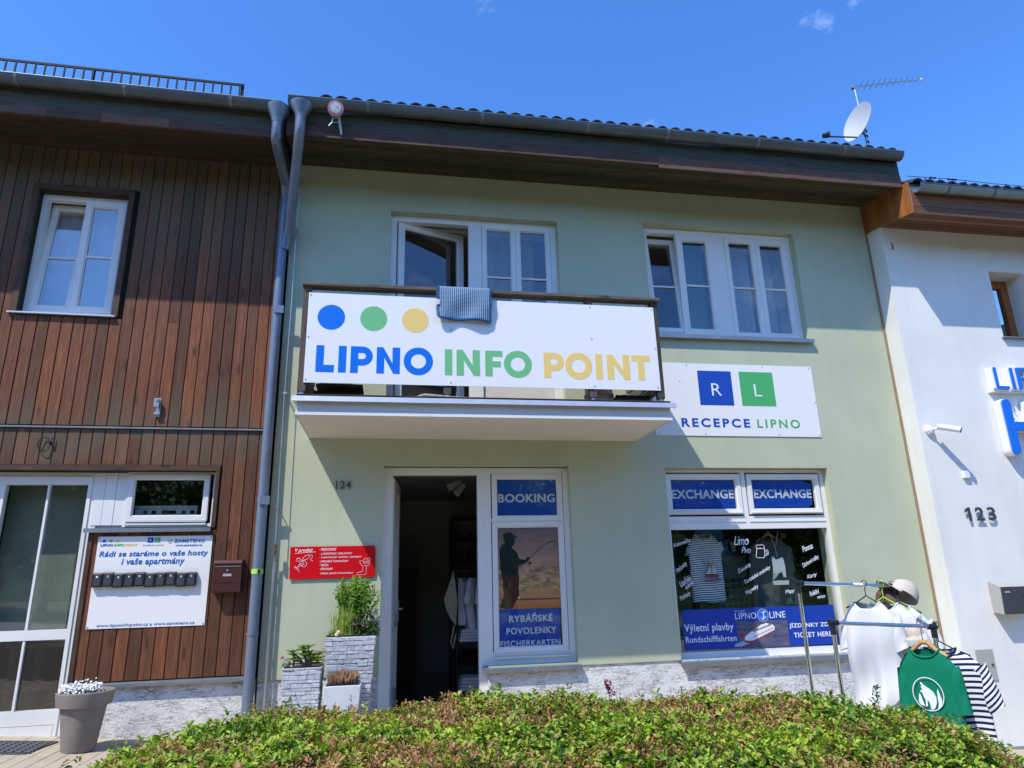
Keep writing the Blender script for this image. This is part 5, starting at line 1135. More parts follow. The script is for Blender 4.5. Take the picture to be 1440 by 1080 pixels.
spray(FL, (-.20, -.42, 1.14), .11, 420, .03, .018, [(.06, .15, .03), (.16, .28, .06)], sq=(1, .8, .85)); spray(FL, (-.48, -.44, 1.10), .08, 260, .022, .014, [(.10, .20, .04), (.28, .34, .06)], sq=(1, .8, .7)); spray(FL, (-.23, -.44, 1.20), .11, 90, .032, .028, [(.012, .004, .014), (.03, .008, .03)], name='dark_petals', sq=(1.1, .7, .8), shell=.7)
spray(FL, (-.545, -.50, 1.00), .09, 150, .014, .009, [(.12, .20, .04), (.32, .30, .05)], sq=(.35, .4, 1.5), up=.1, name='trailing_leaves')
for p in ((-.44, -.53, 1.145), (-.455, -.535, 1.125), (-.50, -.52, 1.10)): MB().ball(p, .018, 8, (1, .8, 1)).build('cream_flower', plain('cream_petal', (.65, .58, .30), .7).m, FL)
RH = thing('rhododendron', 'small glossy rhododendron in the low planter', 'plant', (-.72, -.33, .86), 'plants in the planters by the door')
mb = MB(); P = []; D_ = []; N_ = []
for i in range(26):
    a = rnd.uniform(0, 6.28); r = rnd.uniform(.02, .14); b = Vector((-.72, -.34, .85)); t = Vector((-.71+r*math.cos(a), -.34+r*.8*math.sin(a), .94+rnd.uniform(-.02, .09)-r*.25)); mb.tube([b, (b+t)/2+Vector((0, 0, .02)), t], .004, 5)
    for k in range(9): an = k*2.4; d = Vector((math.cos(an), math.sin(an), .45)); P.append(tuple(t)); D_.append(tuple(d)); N_.append((-.45*math.cos(an), -.45*math.sin(an), 1))
tag(mb.build('branches', BROWNC, RH), kind='stuff'); n = len(P); t = npr.uniform(0, 1, (n, 1))
leaf_mesh('leaves', np.array(P), np.array(N_), np.array(D_), npr.uniform(.05, .075, n), npr.uniform(.018, .026, n), (1-t)*np.array([.09, .20, .03])+t*np.array([.28, .40, .06]), m_leaf('glossy_leaf', .2, .25), RH)
RF = thing('red_flower_sprig', 'thin sprig with red flowers leaning over the left edge of the low planter', 'plant', (-.88, -.36, .86), 'plants in the planters by the door')
MB().tube([(-.82, -.36, .86), (-.87, -.38, .92), (-.92, -.39, .935)], .0025, 5).tube([(-.84, -.36, .86), (-.90, -.38, .89), (-.93, -.39, .86)], .0025, 5).build('stem', plain('sprig_stem', (.1, .15, .05), .7).m, RF)
spray(RF, (-.88, -.38, .88), .05, 60, .016, .012, [(.05, .14, .04), (.13, .24, .05)]); spray(RF, (-.92, -.39, .94), .014, 16, .012, .010, [(.45, .02, .01), (.5, .05, .03)], name='red_petals')
MB().box(G, -.83, -.815, .37, .375, .83, .96).box(G, -.72, -.66, .47, .473, .84, .93).build('plant_tag', BLACKP, RF)
# large taupe pot with white flowers
PT = thing('large_pot', 'large taupe clay pot with a thick rim standing beside the glazed door', 'pot', (-2.44, -.46, gz(-2.44)))
CL = Mat('taupe_clay', (.22, .185, .16), .85, spec=.2); CL.col(CL.mix(CL.ramp(CL.noise(5, 6), [(.45, (0, 0, 0)), (.75, (.5, .5, .5))]), CL.ramp(CL.noise(2.5, 4), [(.3, (.20, .168, .145)), (.7, (.245, .21, .18))]), (.34, .31, .28))); CL.bump(CL.noise(60, 5), .25, .004)
zb = gz(-2.44)+.002
MB().lathe((-2.44, -.46, zb), [(.118, 0), (.122, .01), (.165, .325), (.176, .33), (.196, .335), (.212, .425), (.212, .438), (.205, .444), (.190, .44), (.180, .40), (.0, .40)], 48).build('pot', CL.m, PT, smooth=True)
MB().lathe((-2.44, -.46, zb+.401), [(.178, 0), (.0, .008)], 24).build('soil', BROWNC, PT)
PFW = thing('white_flowers', 'clump of small white flowers growing in the large taupe pot', 'flowers', (-2.49, -.46, zb+.4))
spray(PFW, (-2.47, -.47, zb+.425), .15, 1100, .022, .010, [(.07, .14, .03), (.22, .28, .08)], sq=(1, 1, .35)); 
n = 420; a = npr.uniform(0, 6.28, n); r = np.sqrt(npr.uniform(0, 1, n))*.145; P = np.stack([-2.475+r*np.cos(a)*1.05, -.47+r*np.sin(a), zb+.475+.02*npr.normal(size=n)-r*.12], 1)
leaf_mesh('petals', P, npr.normal(0, .5, (n, 3))+np.array([0, -.5, .8]), npr.normal(0, 1, (n, 3)), np.full(n, .02), np.full(n, .02), np.full((n, 3), .78), plain('white_petal', (.8, .8, .82), .6, var=.02).m, PFW)
# door mat
DM = MB()
xa, xb, ya, yb = -3.55, -2.705, -.60, -.17
for i in range(13):
    for j in range(7):
        x0 = xa+.02+(xb-xa-.04)*i/13; x1 = xa+.02+(xb-xa-.04)*(i+1)/13-.012; y0 = ya+.02+(yb-ya-.04)*j/7; y1 = ya+.02+(yb-ya-.04)*(j+1)/7-.012
        DM.hexa([(x0, y0, gz(x0)+.012), (x1, y0, gz(x1)+.012), (x1, y1, gz(x1)+.012), (x0, y1, gz(x0)+.012), (x0+.006, y0+.006, gz(x0)+.020), (x1-.006, y0+.006, gz(x1)+.020), (x1-.006, y1-.006, gz(x1)+.020), (x0+.006, y1-.006, gz(x0)+.020)])
MT = thing('door_mat', 'dark grey rubber door mat on the pavers before the glazed door', 'mat', (-3.1, -.4, gz(-3.1)))
RB = plain('grey_rubber', (.075, .078, .09), .75, var=.15).m
MB().hexa([(xa, ya, gz(xa)+.003), (xb-.06, ya, gz(xb)+.003), (xb, yb, gz(xb)+.003), (xa, yb, gz(xa)+.003), (xa, ya, gz(xa)+.0115), (xb-.06, ya, gz(xb)+.0115), (xb, yb, gz(xb)+.0115), (xa, yb, gz(xa)+.0115)]).build('base', RB, MT)
tag(DM.build('studs', RB, MT), kind='stuff')

# ================================================================== clothes
def shirt(name, label, group, bar_p, mat, ang, W=.235, H=.72, drop=.16, sleeve=.23, depth=.05, seed=1, thing_=None, neck=.085, stripes=False, folds=.012, arm_down=.75, base=None, flare=0.0, srad=.066):
    """a T-shirt on a hanger: body and sleeves as one garment; ang turns it about the vertical"""
    T = thing_ or thing(name, label, 'shirt', bar_p, group)
    r = random.Random(seed); ph = [r.uniform(0, 6) for _ in range(6)]; ca, sa = math.cos(ang), math.sin(ang)
    O_ = Vector(bar_p)
    def X(u, d, z): return O_ + Vector((u*ca - d*sa, u*sa + d*ca, z))
    V = []; Fc = []; St = []
    def add(p, s): V.append(p); St.append(s); return len(V)-1
    n = 40; rows = []
    prof = [(0.0, neck, .030, -drop+.012), (.01, neck+.004, .034, -drop+.0), (.035, neck+.035, .040, -drop-.018), (.07, W*.72, .046, -drop-.045), (.12, W*.93, .05, -drop-.085), (.16, W, .052, -drop-.12)] + [(.16+.84*k/14, W*(.985-.03*math.sin(k/14*3.1))+flare*k/14, .052+.012*k/14, -drop-.12-(H-.12)*k/14) for k in range(1, 15)]
    for k, (t, w, d, z) in enumerate(prof):
        row = []
        for i in range(n):
            a = 2*math.pi*i/n; c, s = math.cos(a), math.sin(a); u = w*math.copysign(abs(c)**.75, c); dd = d*depth/.05*math.copysign(abs(s)**.8, s)
            zz = z
            if k < 3: zz -= (.055 if s < 0 else .018)*abs(s)**2*(1-k*.25) * (1 if k < 2 else .6)
            if k >= 3: dd += folds*t*(math.sin(u*26+ph[0]+t*2)+.6*math.sin(u*47+ph[1])) + folds*.8*math.sin(t*9+ph[2]+u*8)*t; zz += .006*math.sin(u*20+ph[3])*t
            row.append(add(X(u, dd, zz), -(z) + .01*math.sin(u*9+ph[4])))
        rows.append(row)
    for A, B in zip(rows, rows[1:]):
        for i in range(n): j = (i+1) % n; Fc.append([A[i], A[j], B[j], B[i]])
    for sg in (-1, 1):
        rr = []; m = 14
        for k in range(7):
            t = k/6; cx = sg*(W*.80 + sleeve*.62*t*(1-arm_down*.80)); cz = -drop-.105 - sleeve*t*arm_down; rad = srad*(1-t*.12); row = []
            tx, tz = sg*(1-arm_down*.6), -arm_down; L_ = math.hypot(tx, tz); nx_, nz_ = -tz/L_*sg, tx/L_*sg
            for i in range(m):
                a = 2*math.pi*i/m; q = math.cos(a)*rad*(1+.05*math.sin(t*8+ph[5])); dd = math.sin(a)*(.036+.012*t)*depth/.05
                row.append(add(X(cx+nx_*q*sg*1.0, dd+.006*math.sin(t*9+a*2+ph[1]), cz+nz_*q), t*sleeve+.04+.02*math.sin(a+ph[2])))
            rr.append(row)
        for A, B in zip(rr, rr[1:]):
            for i in range(m): j = (i+1) % m; Fc.append([A[i], A[j], B[j], B[i]])
    off = BASE[T.name_full]; me = bpy.data.meshes.new('garment'); me.from_pydata([tuple(v-off) for v in V], [], Fc); me.shade_smooth()
    a = me.attributes.new('stripe', 'FLOAT', 'POINT'); a.data.foreach_set('value', St); me.materials.append(mat)
    o = bpy.data.objects.new('garment', me); COL.objects.link(o); o.parent = T; sd = o.modifiers.new('smooth', 'SUBSURF'); sd.levels = 1; sd.render_levels = 1
    # collar band
    pts = [X(neck*1.04*math.copysign(abs(math.cos(2*math.pi*i/24))**.75, math.cos(2*math.pi*i/24)), .036*math.copysign(abs(math.sin(2*math.pi*i/24))**.8, math.sin(2*math.pi*i/24)), -drop+.008-(.055 if math.sin(2*math.pi*i/24) < 0 else .018)*abs(math.sin(2*math.pi*i/24))**2) for i in range(25)]
    cb = MB().tube(pts, .0052, 8, caps=False).build('collar', mat if not stripes else stripes, T, smooth=True)
    return T, X
def hanger(label, cat_group, X, p0, mat, wood=False, drop=.16, w=.20, lane=None):
    Hn = thing('hanger', label, 'hanger', p0, cat_group)
    hook = [X(.018*math.cos(a)*1.0, 0, -.012+.018*math.sin(a)+.0) for a in np.linspace(-.3, math.pi+.3, 9)][::1]
    MB().tube([X(.018*math.cos(a), 0, .0+.020*math.sin(a)) for a in np.linspace(math.pi+.1, -.9, 10)] + [X(.0, 0, -.035), X(0, 0, -drop+.045)], .0032, 6).build('hook', STEEL if wood else mat, Hn)
    if wood: MB().tube([X(-w, -.012, -drop-.035), X(-w*.5, .004, -drop+.0), X(-.02, .01, -drop+.043), X(.02, .01, -drop+.043), X(w*.5, .004, -drop+.0), X(w, -.012, -drop-.035)], [.009, .014, .018, .018, .014, .009], 8).tube([X(-w*.85, 0, -drop-.048), X(w*.85, 0, -drop-.048)], .006, 8).build('arms', mat, Hn, smooth=True)
    else: MB().tube([X(-w, 0, -drop-.035), X(-w*.5, 0, -drop+.0), X(0, 0, -drop+.048), X(w*.5, 0, -drop+.0), X(w, 0, -drop-.035)], .0045, 6).tube([X(-w, 0, -drop-.035), X(w, 0, -drop-.04)], .004, 6).build('arms', mat, Hn)
    return Hn
# the rack: two rails on four posts
yF, yB = -2.82, -2.42
CR = thing('clothes_rack', 'chrome double clothes rack with black joints standing behind the hedge', 'clothes rack', (3.2, -2.6, gz(3.2)))
F0_, F1_ = at(1170, 876, yF), at(1312, 881, yF); B0_, B1_ = at(1122, 820, yB), at(1258, 824, yB)
F1_.z = F0_.z-.065*(F1_.x-F0_.x); B1_.z = B0_.z-.05*(B1_.x-B0_.x)
for a, b in ((F0_, F1_), (B0_, B1_)):
    MB().tube([a, b], .0125, 14).build('rail', CHROME, CR, smooth=True)
    for p in (a, b):
        MB().tube([(p.x, p.y, gz(p.x)+.06), (p.x, p.y, p.z-.035)], .0135, 14).build('post', CHROME, CR, smooth=True)
        sx_ = -1 if p is a else 1
        MB().tube([p+Vector((sx_*.02, 0, 0)), p+Vector((-sx_*.04, 0, 0))], .0185, 12).tube([p+Vector((0, 0, .0)), p+Vector((0, 0, -.07))], .018, 12).tube([p+Vector((sx_*.012, 0, 0)), p+Vector((sx_*.02, 0, .025))], .010, 8).build('joint', BLACKP, CR, smooth=True)
MB().tube([F0_+Vector((.62, 0, 0)), F1_+Vector((-.03, 0, 0))], .0140, 12).build('inner_rail', CHROME, CR, smooth=True)
MB().tube([B0_.lerp(B1_, .56), B0_.lerp(B1_, .66)], .0132, 14).build('white_tape', WHITEP, CR)
for p, q in ((F0_, B0_), (F1_, B1_)):
    MB().tube([(p.x, p.y-.12, gz(p.x)+.05), (q.x, q.y+.12, gz(q.x)+.05)], .012, 10).build('foot_bar', CHROME, CR)
MB().tube([((F0_.x+B0_.x)/2, -2.62, gz(3)+.055), ((F1_.x+B1_.x)/2, -2.62, gz(3.8)+.055)], .012, 10).build('base_bar', CHROME, CR)
def on(a, b, t, dz=.0): p = a.lerp(b, t); return p + Vector((0, 0, dz))
grp = 'white shirts on the upper rail'
items = []
def hang(pos, mat, ang, label, hlabel, hmat, group, wood=False, hw_=.20, **k):
    T, X = shirt('shirt', label, group, pos, mat, ang, **k); hanger(hlabel, 'hangers on the clothes rack', X, pos, hmat, wood, k.get('drop', .16), hw_)
    return T, X
hang(on(B0_, B1_, .68, .013), WHITEC, R(-57), 'front plain white T-shirt hanging on the upper rail', 'black hanger of the front white shirt on the upper rail', BLACKP, grp, seed=3, H=.74, folds=.045, sleeve=.22, W=.185, drop=.135, arm_down=.93, hw_=.15)
hang(on(B0_, B1_, .86, .013), WHITEC, R(-52), 'second white T-shirt hanging behind the front one on the upper rail', 'lime green plastic hanger on the upper rail', plain('lime_plastic', (.33, .72, .03), .35, var=0).m, grp, seed=8, H=.72, folds=.042, sleeve=.24, W=.20, drop=.14, arm_down=.85, hw_=.15)
hang(on(B0_, B1_, .98, .013), WHITEC, R(-46), 'rearmost white T-shirt on the upper rail, under the cap', 'black hanger of the rearmost white shirt on the upper rail', BLACKP, grp, seed=12, H=.72, folds=.03, W=.20, drop=.16, arm_down=.8, hw_=.15)
GT, GX = hang(on(F0_, F1_, .87, .013), GREENC, R(-56), 'green T-shirt with a white howling wolf print on a wooden hanger', 'light wooden hanger holding the green wolf shirt', WOODL, 'shirts on the lower rail', wood=True, hw_=.13, seed=5, H=.68, srad=.052, W=.170, drop=.155, folds=.008, sleeve=.26, neck=.085, depth=.034, arm_down=1.02)
# the print follows the chest
def gp(u, z, d=-.045): return GX(u, d, z)
N_ = 48; mb = MB(); q = []
cz = -.155-.262; rr_ = .084; PS = .72
for i in range(N_):
    a = 2*math.pi*i/N_; q.append([mb.P(gp((rr_+k*.005)*math.cos(a)-.01, cz+(rr_+k*.005)*math.sin(a)*1.12, -.0490)) for k in (0, 1)])
for i in range(N_): j = (i+1) % N_; mb.f.append([q[i][0], q[j][0], q[j][1], q[i][1]])
def outline(pts, name):
    m_ = MB(); A = [m_.P(gp(u*PS-.01, cz+z*PS*1.08, -.0492)) for u, z in pts]
    for t in tessellate_polygon([[Vector((u, z, 0)) for u, z in pts]]): m_.f.append([A[i] for i in t])
    m_.build(name, WHT, GT)
mb.build('ring_print', WHT, GT)
outline([(-.048, .088), (-.038, .085), (-.028, .070), (-.005, .055), (.025, .035), (.045, .018), (.060, -.02), (.058, -.06), (.040, -.10), (.02, -.115), (.005, -.118), (.002, -.07), (-.012, -.045), (-.018, -.09), (-.035, -.10), (-.028, -.05), (-.040, -.02), (-.045, .005), (-.060, .018), (-.052, .028), (-.040, .025), (-.050, .055), (-.040, .060), (-.052, .075)], 'wolf_print')
outline([(-.085, -.06), (-.075, -.01), (-.068, .005), (-.060, -.015), (-.050, -.06), (-.04, -.095), (-.075, -.085)], 'fir_print'); outline([(.070, -.03), (.075, .03), (.082, .045), (.090, .015), (.098, -.02), (.103, -.045), (.085, -.09), (.060, -.105), (.072, -.06)], 'fir_print')
hang(on(F0_, F1_, 1.03, .013), STRIPE, R(-42), 'navy and white striped T-shirt behind the green one on the lower rail', 'black hanger of the striped shirt on the lower rail', BLACKP, 'shirts on the lower rail', seed=9, H=.64, W=.225, drop=.15, sleeve=.30, folds=.010, depth=.032, stripes=STRIPE, arm_down=.8, hw_=.16)
# caps
def cap(label, c, mat, ang, s=1.0):
    K = thing('cap', label, 'cap', c, 'caps hung on the clothes rack'); c = Vector(c); rm = Matrix.Rotation(ang[1], 3, 'Y') @ Matrix.Rotation(ang[0], 3, 'X'); rz_ = Matrix.Rotation(ang[2], 3, 'Z'); xf = lambda q: c + rz_ @ (rm @ (q-c))*s + Vector((0, 0, 0)) if False else c + (rz_ @ rm @ (q-c))
    mb = MB(xf); rows = []; n = 24
    for k in range(8):
        a = math.pi/2*k/7; r = .088*s*math.cos(a*.98); z = .115*s*math.sin(a); rows.append([mb.P(c+Vector((r*1.1*math.cos(2*math.pi*i/n), r*math.sin(2*math.pi*i/n), z*(1-.06*math.cos(2*math.pi*i/n))))) for i in range(n)])
    for A, B in zip(rows, rows[1:]):
        for i in range(n): j = (i+1) % n; mb.f.append([A[i], A[j], B[j], B[i]])
    mb.build('crown', mat, K, smooth='all')
    mb = MB(xf); a = []; b = []
    for i in range(13):
        t = -1.15+2.3*i/12; a.append(mb.P(c+Vector((.092*s*math.cos(t), .084*s*math.sin(t), .002)))); b.append(mb.P(c+Vector(((.092+.072*math.cos(t))*s*math.cos(t)+.012, .094*s*math.sin(t), -.012-.016*math.sin(t)**2))))
    for i in range(12): mb.f.append([a[i], a[i+1], b[i+1], b[i]])
    mb.build('brim', mat, K, smooth='all')
    MB(xf).ball(c+Vector((0, 0, .113*s)), .008, 8, (1, 1, .5)).build('button', mat, K); return K
pc = at(1268, 838, -2.42)
cap('beige cotton cap hanging over the right end of the upper rail', pc, BEIGEC, (R(10), R(-38), R(170)), 1.12)
cap('brown cap hanging behind the beige cap', pc+Vector((-.05, .06, -.05)), BROWNC, (R(10), R(50), R(170)), .95)
cap('cream cap hanging below the lower rail behind the hangers', at(1288, 893, -2.70), BEIGEC, (R(10), R(10), R(190)), .6)

# ================================================================== towel on the balcony rail
TW = thing('blue_towel', 'blue and white woven bath mat hung over the balcony rail', 'towel', G.p(.62, 1.0, 4.25))
def towel():
    M = Mat('blue_woven_cotton', (.2, .3, .42), .95, spec=.1)
    w1 = M.n('ShaderNodeTexWave', wave_type='BANDS', bands_direction='X'); w1.inputs['Scale'].default_value = 16; M.l(M.coords((1, 1, 1)), w1.inputs[0]); w2 = M.n('ShaderNodeTexWave', wave_type='BANDS', bands_direction='Z'); w2.inputs['Scale'].default_value = 24; M.l(M.coords(), w2.inputs[0])
    f = M.math('ADD', M.math('MULTIPLY', w1.outputs['Fac'], .6), M.math('MULTIPLY', w2.outputs['Fac'], .35)); M.col(M.ramp(f, [(.12, (.02, .085, .20)), (.55, (.16, .27, .40)), (.9, (.50, .58, .66))])); M.bump(f, .7, .006)
    s0, s1 = .375, .875; path = []
    for k in range(12): path.append((.925-.0, 3.98+.27*k/11*.98))
    path += [(.925, 4.243), (.945, 4.247), (1.0, 4.249), (1.045, 4.247), (1.060, 4.240)]
    for k in range(1, 15): path.append((1.062+.006*math.sin(k*.4), 4.24-.315*k/14))
    mb = MB(); idx = []; nn = 26
    for k, (o, z) in enumerate(path):
        row = []
        for i in range(nn+1):
            u = i/nn; front = k > 15; dz = (-.035*u*u-.01*math.sin(u*6))*(max(0, k-17)/13) if front else 0; do = .016*math.sin(u*9+k*.25)*(max(0, k-17)/13) if front else 0
            dss = -.01*(max(0, k-17)/13)*(u-.3) + .004*math.sin(k*.9)
            row.append(mb.P(G.p(s0+(s1-s0)*u+dss, o+do, z+dz)))
        idx.append(row)
    for A, B in zip(idx, idx[1:]):
        for i in range(nn): mb.f.append([A[i], A[i+1], B[i+1], B[i]])
    ed = [mb.v[idx[k][0]].copy() for k in range(16, len(path))]; ed2 = [mb.v[idx[k][-1]].copy() for k in range(16, len(path))]; bot = [mb.v[i].copy() for i in idx[-1]]
    o = mb.build('cloth', M.m, TW, smooth='all'); so_ = o.modifiers.new('thick', 'SOLIDIFY'); so_.thickness = .004
    B = m_cloth('blue_hem', (.03, .12, .26)); out = Vector((0, -.006, 0))
    MB().tube([p+out for p in ed], .007, 6).build('hem', B, TW); MB().tube([p+out for p in ed2], .007, 6).build('hem', B, TW); MB().tube([p+out for p in bot], .009, 6).build('hem', B, TW)
    fr_ = MB()
    for line, dx in ((ed, -1), (ed2, 1)):
        for k in range(1, len(line)*3):
            t = k/3; i = int(t)
            if i+1 >= len(line): break
            p = line[i].lerp(line[i+1], t-i); fr_.tube([p+out, p+out+Vector((dx*.018, 0, rnd.uniform(-.006, .004)))], .0022, 4)
    for i in range(60): t = i/60*(len(bot)-1); k = int(t); p = bot[k].lerp(bot[min(k+1, len(bot)-1)], t-k); fr_.tube([p+out, p+out+Vector((rnd.uniform(-.003, .003), 0, -.014))], .002, 4)
    tag(fr_.build('fringe', B, TW), kind='stuff')
    q = ed[7]+out*2; MB().box(Fr((q.x, q.y, q.z)), -.02, .012, 0, .003, -.03, .02).build('care_tag', WHITEC, TW)
towel()

# things on the balcony floor, seen under the banner
BK = thing('plastic_bucket', 'white plastic bucket with a wire handle on the balcony floor', 'bucket', G.p(1.99, .78, 3.16))
MB().lathe(G.p(1.99, .76, 3.159), [(.115, 0), (.125, .10), (.148, .105), (.148, .125), (.135, .13), (.14, .20), (.13, .20), (.10, .01)], 28).build('bucket', plain('cream_bucket_plastic', (.60, .57, .54), .5).m, BK, smooth=True)
MB().tube([G.p(1.99+.15*math.cos(a), .76+.12*abs(math.sin(a)), 3.27-.06*math.sin(a)) for a in np.linspace(0, math.pi, 13)], .004, 6).build('handle', WHITEP, BK)
CT = thing('black_crate', 'flat black plastic crate on the balcony floor right of the bucket', 'crate', G.p(2.28, .72, 3.16))
MB().box(G, 2.13, 2.47, .60, .88, 3.162, 3.175).box(G, 2.13, 2.14, .60, .88, 3.175, 3.25).box(G, 2.46, 2.47, .60, .88, 3.175, 3.25).box(G, 2.14, 2.46, .87, .88, 3.175, 3.25).box(G, 2.14, 2.46, .60, .61, 3.175, 3.25).build('crate', BLACKP, CT, bevel=.002)
MB().box(G, 2.12, 2.48, .881, .892, 3.235, 3.255).box(G, 2.125, 2.475, .881, .888, 3.195, 3.207).build('rim', BLACKP, CT)
YC = MB().lathe(G.p(2.26, .74, 3.176), [(.03, 0), (.035, .09), (.028, .12)], 14); solo(YC, 'yellow_pot', plain('yellow_plastic', (.55, .36, .04), .5).m, 'small yellow pot standing in the black crate', 'pot')
CH = thing('garden_bench', 'dark slatted bench at the left end of the balcony', 'bench', G.p(-.45, .5, 3.16))
for k in range(3): MB().box(G, -.72, -.30, .50+k*.11, .59+k*.11, 3.30, 3.325).build('slat', TRIMW, CH)
MB().box(G, -.73, -.31, .80, .86, 3.215, 3.245).build('beam', DARKM, CH)
for s in (-.70, -.33): MB().box(G, s-.02, s+.02, .50, .54, 3.16, 3.30).build('leg', DARKM, CH); MB().box(G, s-.02, s+.02, .79, .83, 3.16, 3.215).build('leg', DARKM, CH)
RG2 = MB().tube([G.p(.20, .98, 3.17), G.p(.26, 1.02, 3.175), G.p(.40, 1.02, 3.168), G.p(.55, 1.0, 3.166), G.p(.72, 1.0, 3.166)], [.012, .019, .016, .012, .008], 8); solo(RG2, 'rolled_rag', plain('grey_striped_rag', (.35, .31, .28), .9, var=.4, scale=40).m, 'rolled grey cloth lying on the edge of the balcony slab', 'cloth', smooth=True)
# ================================================================== inside the shop
LP_ = thing('ceiling_spot', 'ceiling lamp with two white glass shades inside the open door', 'lamp', (.62, 1.2, 2.7))
SHD = Mat('frosted_lamp_glass', (.6, .58, .52), .4).m
cq = at(655, 672, 1.3); MB().tube([cq+Vector((0, 0, .12)), cq, cq+Vector((-.10, -.05, -.02))], .008, 8).tube([cq+Vector((0, 0, .10)), cq+Vector((0, 0, .125))], .05, 16).build('arm', STEEL, LP_)
for a, b in ((at(648, 678, 1.25), at(631, 686, 1.2)), (at(652, 683, 1.15), at(642, 694, 1.1))): MB().tube([a, b], [.03, .045], 14).build('shade', SHD, LP_, smooth=True)
SHF = thing('shop_shelf', 'dark display shelf with souvenirs at the back of the shop', 'shelf', (1.3, 4.2, .17))
for x in (.95, 2.35): MB().box(G, x-.015, x+.015, -4.5, -4.0, .17, 2.55).build('upright', DARKM, SHF)
for z in (2.53, 2.18, 1.82, 1.45, .9, .5): MB().box(G, .95, 2.35, -4.5, -4.0, z-.012, z+.012).build('board', DARKM, SHF)
cols = [(.25, .06, .06), (.06, .1, .2), (.12, .12, .12), (.35, .3, .22), (.2, .22, .1), (.4, .4, .42)]
SH = [plain('souvenir_%d' % i, c, .6, var=.05).m for i, c in enumerate(cols)]
for z in (2.192, 1.832, 1.462):
    for k in range(6):
        x = 1.03+k*.2+rnd.uniform(-.02, .02); h = rnd.uniform(.10, .24); c = (x, 4.15, z)
        mb = MB(); (mb.lathe(c, [(.04, 0), (.05, h*.4), (.03, h*.7), (.045, h)], 12) if k % 2 else mb.box(G, x-.05, x+.05, -4.22, -4.12, z, z+h))
        solo(mb, 'souvenir', SH[k % 6], ['red box', 'dark blue vase', 'grey box', 'tan vase', 'olive box', 'pale vase'][k]+' on the '+{2.192: 'top', 1.832: 'middle', 1.462: 'lower'}[z]+' dark shelf at the back of the shop', 'souvenir', 'souvenirs on the shop shelves')
IR = thing('inner_rack', 'black garment rack with white shirts inside the shop door', 'clothes rack', (1.0, 1.15, .17))
for x in (.735, 1.60):
    for y in (.95, 1.35): MB().tube([(x, y, .18), (x, y, 1.67)], .012, 8).build('post', DARKM, IR)
MB().tube([(.71, 1.15, 1.66), (1.62, 1.15, 1.66)], .012, 8).build('rail', DARKM, IR)
for z in (.38, .88): MB().box(G, .73, 1.61, -1.36, -.94, z-.01, z+.01).build('board', DARKM, IR)
for k in range(7):
    p = Vector((.82+k*.11, 1.15, 1.67)); shirt('hanging_shirt', ['leftmost', 'second', 'third', 'fourth', 'fifth', 'sixth', 'rightmost'][k]+' pale shirt hanging on the black rack inside the shop', 'shirts on the inner rack', p, WHITEC, R(62+5*(k % 3)), seed=20+k, H=.50+.05*(k % 3), W=.17, drop=.10, sleeve=.18, folds=.02)
TB = thing('tote_bag', 'cream canvas tote bag hanging at the left end of the inner rack', 'bag', (.69, .9, 1.2))
MB().prism(G, [(.585, 1.36), (.61, 1.26), (.66, 1.15), (.72, 1.08), (.735, 1.34), (.71, 1.56), (.675, 1.60)], -.93, -.90).build('bag', CREAMC, TB); MB().tube([G.p(.67, -.915, 1.60), G.p(.69, -.915, 1.66), G.p(.70, -.915, 1.58)], .008, 6).tube([G.p(.70, -.915, 1.08), G.p(.665, -.915, .90), G.p(.69, -.915, .84), G.p(.72, -.915, 1.0)], .010, 6).build('strap', CREAMC, TB)
for z, lab in ((.895, 'folded white shirts on the upper board of the inner rack'), (.395, 'folded pale cloths on the lower board of the inner rack')):
    mb = MB()
    for k in range(4): mb.box(G, .76+.01*k, 1.58-.012*k, -1.30, -.965, z+.001+k*.034, z+.032+k*.034)
    f_ = solo(mb, 'folded_clothes', WHITEC, lab, 'clothes', 'folded clothes on the inner rack', bevel=.008); f_['kind'] = 'stuff'
BKT = MB().lathe((1.1, 1.13, .395+.145), [(.12, 0), (.15, .16), (.155, .17), (.14, .17)], 20); solo(BKT, 'black_tub', BLACKP, 'black tub standing on the lower board of the inner rack', 'tub')
WS = thing('wooden_cabinet', 'tall brown wooden shelf end just inside the door on the left', 'shelf', (.25, 3.0, .17)); MB().box(G, -.1, .42, -3.4, -3.0, .30, 1.75).build('side_panel', TRIMV, WS); MB().box(G, .36, .42, -3.0, -2.95, .17, 1.75).build('post', plain('mid_brown_wood', (.16, .08, .04), .6).m, WS)
MT2 = MB().box(G, .1, .75, -.95, -.5, .172, .182); solo(MT2, 'inner_mat', INDARK, 'dark mat on the tiled floor just inside the door', 'mat')
# display behind the shop window
SW1, _x = shirt('striped_shirt', 'thin striped white and navy top displayed in the shop window', 'shirts in the shop window', (3.455, .33, 2.02), STRIPE2, 0, W=.20, H=.72, drop=.04, sleeve=.12, depth=.03, seed=31, neck=.10, folds=.004, stripes=WHITEC, arm_down=.75)
MB().tube([G.p(3.38, -.27, 1.80), G.p(3.45, -.268, 1.62), G.p(3.50, -.27, 1.62), G.p(3.52, -.27, 1.80), G.p(3.53, -.27, 1.98)], .004, 5).tube([G.p(3.45, -.27, 1.62), G.p(3.43, -.27, 1.98)], .004, 5).build('necklace', plain('cord', (.5, .45, .35), .8).m, SW1)
MB().tube([G.p(3.48+.03*math.cos(a), -.262, 1.665+.03*math.sin(a)) for a in np.linspace(0, 6.28, 13)], .006, 6).build('pendant', WOODL, SW1)
BT = thing('toy_boat', 'little white and red toy sailing boat hanging before the striped top', 'toy boat', (3.48, .25, 1.48))
